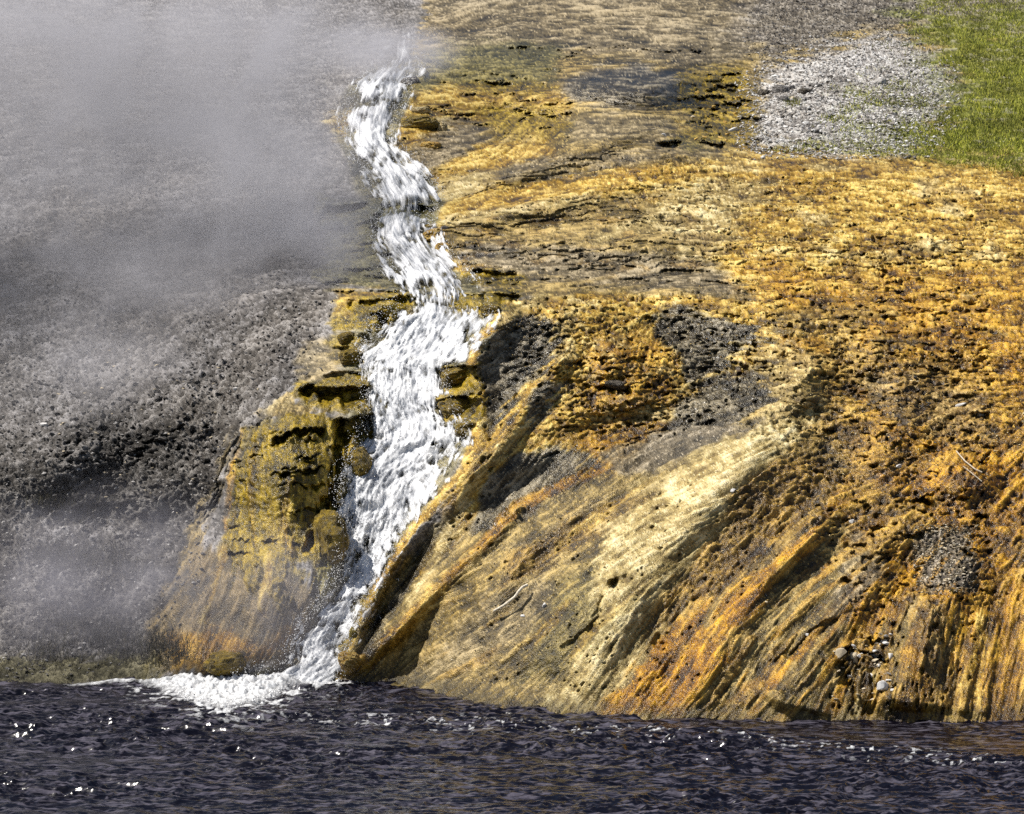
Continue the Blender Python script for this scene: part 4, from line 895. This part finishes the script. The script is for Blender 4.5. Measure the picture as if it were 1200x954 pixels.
singles = [
 (276,456,9,7,M_white,'small white stone alone on the grey slope above the mossy outcrop'),
 (303,457,5,4,M_pale,'tiny pale stone just right of the lone white stone on the grey slope'),
 (52,499,14,8,M_white,'flat pale stone with a dark underside at the far left edge of the gravel'),
 (137,572,7,4,M_white,'bright chip of stone in the dark lower gravel on the left'),
 (252,525,6,4,M_white,'white chip of stone beside the crack left of the mossy outcrop'),
 (859,574,9,7,M_white,'white stone at the edge of the brown crust right of the cream shoulder'),
 (1053,546,10,6,M_white,'pale wedge of stone on the orange crust near the right edge'),
 (999,611,10,7,M_white,'chalky stone above the grey crust patch on the lower right'),
 (944,744,9,6,M_white,'white stone resting at the top end of the long crack'),
 (898,706,6,4,M_pale,'little pale stone between the orange streams'),
 (1034,807,18,19,M_white,'round white stone at the water end of the lower right rubble'),
 (985,768,21,19,M_pale,'tan angular stone leftmost in the lower right rubble'),
 (1001,773,17,20,M_pale,'pointed tan stone wedged beside the leftmost one in the rubble'),
 (1023,771,18,8,M_white,'pale flat stone lying over the dark gap in the rubble'),
 (1037,753,14,11,M_white,'white crusted lump topping the lower right rubble'),
 (1043,769,9,14,M_white,'small upright white stone right of the pale flat stone in the rubble'),
 (638,709,11,8,M_white,'white crumbly lump below the right end of the driftwood stick'),
 (612,722,9,5,M_white,'small white splinter of stone below the driftwood stick'),
 (860,152,18,8,M_white,'white slab lying in the yellow gully at the top'),
 (812,138,8,5,M_pale,'pale stone at the left edge of the yellow gully'),
 (778,159,9,5,M_white,'pale flat stone on the grey dome left of the gully'),
 (766,151,8,4,M_pale,'small tan stone just above the pale flat stone on the grey dome'),
 (878,104,26,8,M_pale,'long tan slab at the upper left corner of the stony bank'),
 (914,107,20,12,M_greys,'biggest grey boulder among the boulders on the pale gravel'),
 (896,110,14,10,M_dark,'dark boulder left of the biggest grey boulder on the pale gravel'),
 (927,104,10,6,M_greys,'small grey boulder right of the biggest one on the pale gravel'),
 (943,109,14,9,M_dark,'dark boulder at the right end of the row on the pale gravel'),
 (918,118,12,8,M_greys,'grey boulder just below the biggest one on the pale gravel'),
 (929,116,10,7,M_pale,'tan boulder in the middle of the boulder row on the pale gravel'),
 (957,101,12,6,M_greys,'flat grey boulder above the right end of the boulder row'),
 (976,109,9,6,M_dark,'small dark boulder standing alone on the white gravel'),
 (903,121,9,6,M_white,'white stone below the dark left boulder on the pale gravel'),
 (1030,98,16,9,M_white,'white blocky stone high on the pale gravel near the grass'),
 (1064,186,14,9,M_dark,'dark lump of turf at the lower edge of the stony bank'),
 (491,147,38,20,M_mossy,'dark olive boulder with a tan top right of the upper cascade'),
 (492,131,22,10,M_pale,'tan rock above the dark olive boulder by the upper cascade'),
 (481,98,24,14,M_dark,'round dark boulder standing in the top of the cascade'),
 (505,171,22,9,M_gold,'orange knob of crust beside the cascade below the olive boulder'),
 (518,152,12,14,M_pale,'cream rock with a dark side right of the olive boulder'),
 (508,276,22,13,M_gold,'rounded ochre rock beside the second fall'),
 (519,291,16,12,M_gold,'smaller ochre rock under the rounded one beside the second fall'),
 (504,267,14,8,M_mossy,'green edged rock above the rounded ochre rock by the second fall'),
 (521,268,12,8,M_greys,'grey stone on the bank right of the ochre rocks by the second fall'),
 (407,398,18,13,M_mossy,'yellow algae rock at the left of the main fall under the lip'),
 (413,420,26,18,M_mossy,'dark algae rock in the left edge of the main fall'),
 (540,440,44,20,M_mossy,'upper algae block jutting into the right of the main fall'),
 (538,478,44,22,M_mossy,'lower algae block with black recess at the right of the main fall'),
 (548,504,26,16,M_mossy,'smooth yellow algae rock beneath the two blocks right of the fall'),
 (575,368,22,14,M_mossy,'dark mossy rock under the right end of the lip'),
 (422,545,24,40,M_mossy,'olive rock at the left edge of the fall beside the black recess'),
 (388,632,34,60,M_mossy,'large rounded olive boulder left of the lower fall'),
 (412,745,18,30,M_mossy,'algae boulder at the right foot of the fall'),
 (408,773,22,18,M_gold,'yellow rock at the waterline right of the fall foot'),
 (263,780,44,26,M_mossy,'rounded dull green boulder at the waterline left of the fall foot'),
 (1148,487,14,12,M_white,'white fragment over a dark gap at the right edge of the slope'),
 (1126,474,20,7,M_white,'flat pale crust fragment near the right edge of the slope'),
 (722,451,24,9,M_dark,'dark wet rock lip in the middle of the golden hump'),
]
for i, (u, v, a, b_, m, lab) in enumerate(singles):
    big = a * b_ > 500
    o = stone(u, v, a, b_, m, lab, 100 + i, rot=random.Random(i).uniform(-.35, .2), cat='boulder' if 'boulder' in lab else 'rock' if ('rock' in lab or 'block' in lab or 'knob' in lab) else 'stone',
          name='boulder' if 'boulder' in lab else 'rock' if ('rock' in lab or 'block' in lab or 'knob' in lab) else 'stone', sink=.9 if a > 17 and not 960 < u < 1060 else .4)
# bigger rocks get a lumpy, weathered surface
def lumpy(o, seed, amp=.24):
    bm = bmesh.new(); bmesh.ops.create_icosphere(bm, subdivisions=5, radius=1)
    co = np.array([v.co[:] for v in bm.verts]); n = co + 0
    f = fbm(co[:, 0] * 1.2 + seed, co[:, 1] * 1.2, co[:, 2] * 1.6, 4, .55); g = 1 - np.abs(fbm(co[:, 0] * 3 + seed, co[:, 1] * 3, co[:, 2] * 5, 3)) * 2
    co = np.sign(co) * np.abs(co) ** .8
    co = co * (1 + amp * 1.6 * f + amp * .5 * g)[:, None]
    for v, c in zip(bm.verts, co): v.co = c
    kd_ = {'algae_stone': 'moss', 'ochre_stone': 'gold', 'tan_stone': 'cream', 'grey_stone': 'gravel', 'wet_dark_stone': 'dark', 'chalky_stone': 'white'}[o.data.materials[0].name]
    tt_ = np.clip(.5 + .5 * fbm(co[:, 0] * 3, co[:, 1] * 3, co[:, 2] * 5 + seed, 4, .7) * 1.6 + rng.normal(0, .1, len(co)), 0, 1)[:, None]; k3 = [np.array(c_) for c_ in K[kd_][:3]]
    cc = np.where(tt_ < .5, k3[0] * (1 - 2 * tt_) + k3[1] * 2 * tt_, k3[1] * (2 - 2 * tt_) + k3[2] * (2 * tt_ - 1))
    me = bpy.data.meshes.new(o.name); bm.to_mesh(me); bm.free(); me.materials.append(M_moss)
    at_ = me.attributes.new('albedo', 'FLOAT_COLOR', 'POINT'); at_.data.foreach_set('color', np.concatenate([cc, np.ones((len(cc), 1))], 1).astype(np.float32).ravel())
    at_ = me.attributes.new('wet', 'FLOAT', 'POINT'); at_.data.foreach_set('value', np.full(len(cc), .7, np.float32))
    me.polygons.foreach_set('use_smooth', np.ones(len(me.polygons), bool)); o.data = me
for o in list(C.objects):
    if o.name.split('.')[0] in ('rock', 'boulder') and o.scale[0] > .13: lumpy(o, hash(o.name) % 97 if False else sum(map(ord, o.name)) % 97)
# stones of the stony bank and of the slopes that nothing tells apart
shared = [stone_mesh(900 + i, 14, .7, .5) for i in range(8)]
def scatter(n, poly, size, mat, colour, places, group):
    xs_ = [p[0] for p in poly]; ys_ = [p[1] for p in poly]; c = 0
    while c < n:
        u = random.uniform(min(xs_), max(xs_)); v = random.uniform(min(ys_), max(ys_))
        if not inpoly(poly, u, v): continue
        q = random.random(); p = surf(u, v)[0]; s = p[1] / F / 2 * (size[0] + (size[1] - size[0]) * q)
        me = shared[random.randrange(8)]
        o = bpy.data.objects.new('stone', me); C.objects.link(o)
        if not me.materials: me.materials.append(mat)
        o.material_slots[0].link = 'OBJECT'; o.material_slots[0].material = mat
        fl = random.uniform(.45, .85); wd_ = random.uniform(.8, 1.4)
        o.scale = (s * wd_, s, s * fl); o.rotation_euler = (random.uniform(-.4, .4), random.uniform(-.4, .4), random.uniform(-.6, .6))
        o.location = Vector(p) + Vector((0, -.2, .2)) * s
        sz = 'tiny' if q < .25 else 'small' if q < .6 else 'mid-sized' if q < .88 else 'large'
        shp = 'flat ' if fl < .56 else 'chunky ' if fl > .74 else ''; lo_ = 'long ' if wd_ > 1.2 and not shp else ''
        pl = min(places, key=lambda a: (a[0] - u) ** 2 + 3 * (a[1] - v) ** 2)[2]
        tag(o, f'{sz} {shp}{lo_}{colour} stone {pl}', 'stone', group); c += 1
bankp = [(900,90,'by the boulder row on the pale bank'), (900,125,'just under the boulder row on the pale bank'), (898,165,'low on the pale bank beside the gully'), (960,80,'above the boulders on the pale bank'),
         (950,125,'in the middle of the pale bank'), (960,168,'along the lower rim of the pale bank'), (1020,75,'under the dark gravel topping the pale bank'), (1015,125,'right of the middle of the pale bank'), (1030,172,'low on the pale bank beside the first grass'),
         (1080,90,'high on the pale bank against the grass'), (1080,130,'on the pale bank where the grass begins')]
scatter(80, [(900,95),(1050,65),(1110,90),(1090,140),(1040,180),(890,172),(888,130)], (3.5, 8), M_white, 'chalky white', bankp, 'white stones on the gravel bank')
scatter(36, [(900,90),(1050,60),(1110,90),(1090,140),(1040,180),(890,172),(888,130)], (3.5, 8), M_greys, 'grey', bankp, 'grey stones on the gravel bank')
leftp = [(90,420,'high in the darker gravel near the left edge'), (180,420,'in the grey gravel below the steam'), (260,440,'above the crack beside the mossy outcrop'), (90,500,'in the dark gravel at the left edge'), (170,500,'in the middle of the dark gravel on the left'),
         (250,500,'in the dark gravel next to the crack'), (90,560,'over the dark hollow at the left'), (170,560,'low in the dark gravel on the left'), (210,600,'at the bottom of the dark gravel by the tan wall')]
scatter(54, [(60,400),(280,420),(280,490),(220,600),(150,620),(60,590)], (3, 6), M_pale, 'light', leftp, 'light stones on the dark left gravel')
scatter(20, [(1080,630),(1130,632),(1138,675),(1095,688),(1080,665)], (4, 7), M_pale, 'tan', [(1090,640,'at the upper left of the brown gravel hollow'), (1125,640,'at the upper right of the brown gravel hollow'), (1095,678,'at the lower left of the brown gravel hollow'), (1130,672,'at the lower right of the brown gravel hollow')], 'tan stones in the gravel hollow')
scatter(24, [(978,745),(1045,742),(1050,832),(970,832)], (4, 8), M_pale, 'tan', [(990,755,'at the upper left of the riverside rubble'), (1035,755,'at the upper right of the riverside rubble'), (990,790,'left of the arched slab in the rubble'), (1038,790,'above the round white stone in the rubble'), (985,825,'at the waterline left of the arched slab'), (1035,828,'at the waterline below the round white stone')], 'small stones in the rubble by the river')
scatter(16, [(984,746),(1046,744),(1046,815),(990,800)], (6, 12), M_white, 'chalky white', [(995,755,'at the left end of the riverside rubble'), (1035,755,'at the top right of the riverside rubble'), (1015,780,'in the heart of the riverside rubble'), (1035,805,'near the big round stone in the riverside rubble')], 'white stones in the riverside rubble')
scatter(24, [(1000,420),(1150,430),(1150,620),(1000,600)], (4, 7), M_dark, 'dark', [(1030,450,'high in the brown crust on the right'), (1110,450,'high in the orange crust near the right edge'), (1030,520,'left of the pale wedge of stone on the orange crust'), (1120,520,'above the pale sticks at the right edge'), (1030,590,'below the pale wedge of stone'), (1120,600,'under the pale sticks at the right edge')], 'dark stones in the orange crust')
scatter(18, [(800,90),(880,95),(884,165),(800,165)], (5, 9), M_gold, 'ochre', [(820,100,'at the top left of the yellow gully'), (865,100,'at the top right of the yellow gully'), (820,130,'at the left of the yellow gully'), (865,130,'at the right of the yellow gully'), (840,158,'beside the white slab in the yellow gully')], 'ochre stones in the gully')

# ------------------------------------------------------------------ driftwood
def stick(pts, r0, r1, label, name='driftwood_stick', col=(.55, .47, .36)):
    m = stone_material(name + '_wood', col, .7); path = []
    for (u, v, h) in pts: path.append(surf(u, v)[0] + np.array([0, -h, h * .7]))
    path = np.array(path); vs = []; fs = []; n = len(path)
    for i, p in enumerate(path):
        tdir = path[min(i + 1, n - 1)] - path[max(i - 1, 0)]; tdir /= np.linalg.norm(tdir)
        a = np.cross(tdir, [0, 0, 1.]); a /= np.linalg.norm(a); b2 = np.cross(tdir, a); r = r0 + (r1 - r0) * i / (n - 1)
        for k in range(8): vs.append(p + (a * math.cos(k * .785) + b2 * math.sin(k * .785)) * r)
    for i in range(n - 1):
        for k in range(8): fs.append((i * 8 + k, i * 8 + (k + 1) % 8, i * 8 + 8 + (k + 1) % 8, i * 8 + 8 + k))
    vs.append(path[0]); vs.append(path[-1]); c0 = n * 8
    me = bpy.data.meshes.new(name); me.from_pydata([tuple(v) for v in vs], [], fs + [(c0, (k + 1) % 8, k) for k in range(8)] + [(c0 + 1, (n - 1) * 8 + k, (n - 1) * 8 + (k + 1) % 8) for k in range(8)]); me.materials.append(m)
    o = bpy.data.objects.new(name, me); C.objects.link(o); return tag(o, label, 'stick')
stick([(579,719,.07),(590,713,.10),(597,708,.10),(603,704,.11),(608,698,.13),(612,694,.13),(618,690,.10)], .018, .026, 'bleached bent driftwood stick lying on the grey lower crust', col=(.72, .64, .50))
stick([(584,706,.03),(592,697,.03),(602,691,.03)], .007, .007, 'thin dark twig lying above the bleached driftwood stick', 'twig', (.06, .05, .04))
stick([(1120,532,.05),(1130,542,.06),(1142,551,.06),(1150,556,.05)], .012, .012, 'longer pale stick in the orange hollow at the right edge')
stick([(1128,548,.04),(1140,556,.05),(1150,565,.05)], .009, .009, 'shorter pale stick below the longer one at the right edge')

# ------------------------------------------------------------------ steam
def steam(name, blobs, dens, label, col=(.96, .94, 1.0), nscale=.42):
    lo = np.min([np.array(b[0]) - np.array(b[1]) for b in blobs], 0); hi = np.max([np.array(b[0]) + np.array(b[1]) for b in blobs], 0)
    lo[2] = max(lo[2], .25)
    c = (lo + hi) / 2; h = (hi - lo) / 2
    me = bpy.data.meshes.new(name); vs = [(sx * h[0], sy * h[1], sz * h[2]) for sx in (-1, 1) for sy in (-1, 1) for sz in (-1, 1)]
    me.from_pydata(vs, [], [(0,1,3,2),(4,6,7,5),(0,4,5,1),(2,3,7,6),(0,2,6,4),(1,5,7,3)])
    m, n, o = newmat(name + '_vapour'); L = n.links.new
    pv = nd(n, 'ShaderNodeVolumePrincipled'); pv.inputs['Color'].default_value = (*col, 1); pv.inputs['Anisotropy'].default_value = .0
    tc = nd(n, 'ShaderNodeTexCoord'); tot = None
    for (bc, br, wt) in blobs:
        sub = nd(n, 'ShaderNodeVectorMath', operation='SUBTRACT'); L(tc.outputs['Object'], sub.inputs[0]); sub.inputs[1].default_value = tuple(np.array(bc) - c)
        dv = nd(n, 'ShaderNodeVectorMath', operation='DIVIDE'); L(sub.outputs[0], dv.inputs[0]); dv.inputs[1].default_value = tuple(br)
        ln = nd(n, 'ShaderNodeVectorMath', operation='LENGTH'); L(dv.outputs[0], ln.inputs[0])
        mr = nd(n, 'ShaderNodeMapRange', interpolation_type='SMOOTHSTEP'); mr.inputs['From Min'].default_value = 1.0; mr.inputs['From Max'].default_value = 0.0
        mr.inputs['To Min'].default_value = 0; mr.inputs['To Max'].default_value = wt; L(ln.outputs['Value'], mr.inputs['Value'])
        if tot is None: tot = mr.outputs['Result']
        else:
            ad = nd(n, 'ShaderNodeMath', operation='ADD'); L(tot, ad.inputs[0]); L(mr.outputs['Result'], ad.inputs[1]); tot = ad.outputs[0]
    nz = nd(n, 'ShaderNodeTexNoise'); nz.inputs['Scale'].default_value = nscale; nz.inputs['Detail'].default_value = 4; nz.inputs['Roughness'].default_value = .6; nz.inputs['Distortion'].default_value = 1.2
    L(tc.outputs['Object'], nz.inputs['Vector'])
    mr = nd(n, 'ShaderNodeMapRange', interpolation_type='SMOOTHSTEP'); mr.inputs['From Min'].default_value = .38; mr.inputs['From Max'].default_value = .64; mr.inputs['To Min'].default_value = .25; mr.inputs['To Max'].default_value = 1.7
    L(nz.outputs['Fac'], mr.inputs['Value'])
    mu = nd(n, 'ShaderNodeMath', operation='MULTIPLY'); L(tot, mu.inputs[0]); L(mr.outputs['Result'], mu.inputs[1])
    m2 = nd(n, 'ShaderNodeMath', operation='MULTIPLY'); L(mu.outputs[0], m2.inputs[0]); m2.inputs[1].default_value = dens
    L(m2.outputs[0], pv.inputs['Density']); L(pv.outputs[0], o.inputs['Volume'])
    me.materials.append(m); ob = bpy.data.objects.new(name, me); ob.location = c; C.objects.link(ob)
    return tag(ob, label, kind='stuff')
def at(u, v, d): return ((u - CU) / F * d, d, CAMZ + (HV - v) / F * d)
scn.cycles.volume_step_rate = 3.0; scn.cycles.volume_preview_step_rate = 3.0; scn.cycles.volume_max_steps = 96
steam('steam', [(at(260, 190, 47), (2.6, 2, 1.6), .7), (at(250, 340, 45), (3.0, 2, 1.5), .32), (at(120, 330, 46), (3.6, 2.2, 1.6), .35), (at(200, 130, 50), (5.6, 4.0, 3.0), 1.0), (at(300, 40, 52), (4.2, 4.0, 1.7), 1.0), (at(40, 60, 50), (5.5, 4.5, 2.8), .9), (at(320, 235, 47), (2.8, 2.4, 2.0), 1.2),
                (at(170, 260, 47), (4.2, 2.6, 2.2), .6), (at(385, 300, 45.5), (1.5, 1.4, 1.3), 1.1), (at(90, 430, 43), (3.6, 2.2, 1.8), .45), (at(-100, 200, 48), (6.0, 4, 5), .8), (at(450, 60, 60), (2.6, 4, 1.0), .8)], .60,
      'pale steam drifting across the upper left slope')
steam('steam', [(at(120, 660, 38.6), (3.2, 2.2, 1.9), .8), (at(230, 700, 37.2), (2.6, 1.6, 2.0), .7), (at(20, 720, 38), (2.6, 1.8, 1.7), .7), (at(330, 720, 36.6), (1.8, 1.2, 1.7), .9)], .24,
      'low steam above the left shore and the foot of the cascade', nscale=.6, col=(.80, .78, .88))
print('done', time.time() - T0)
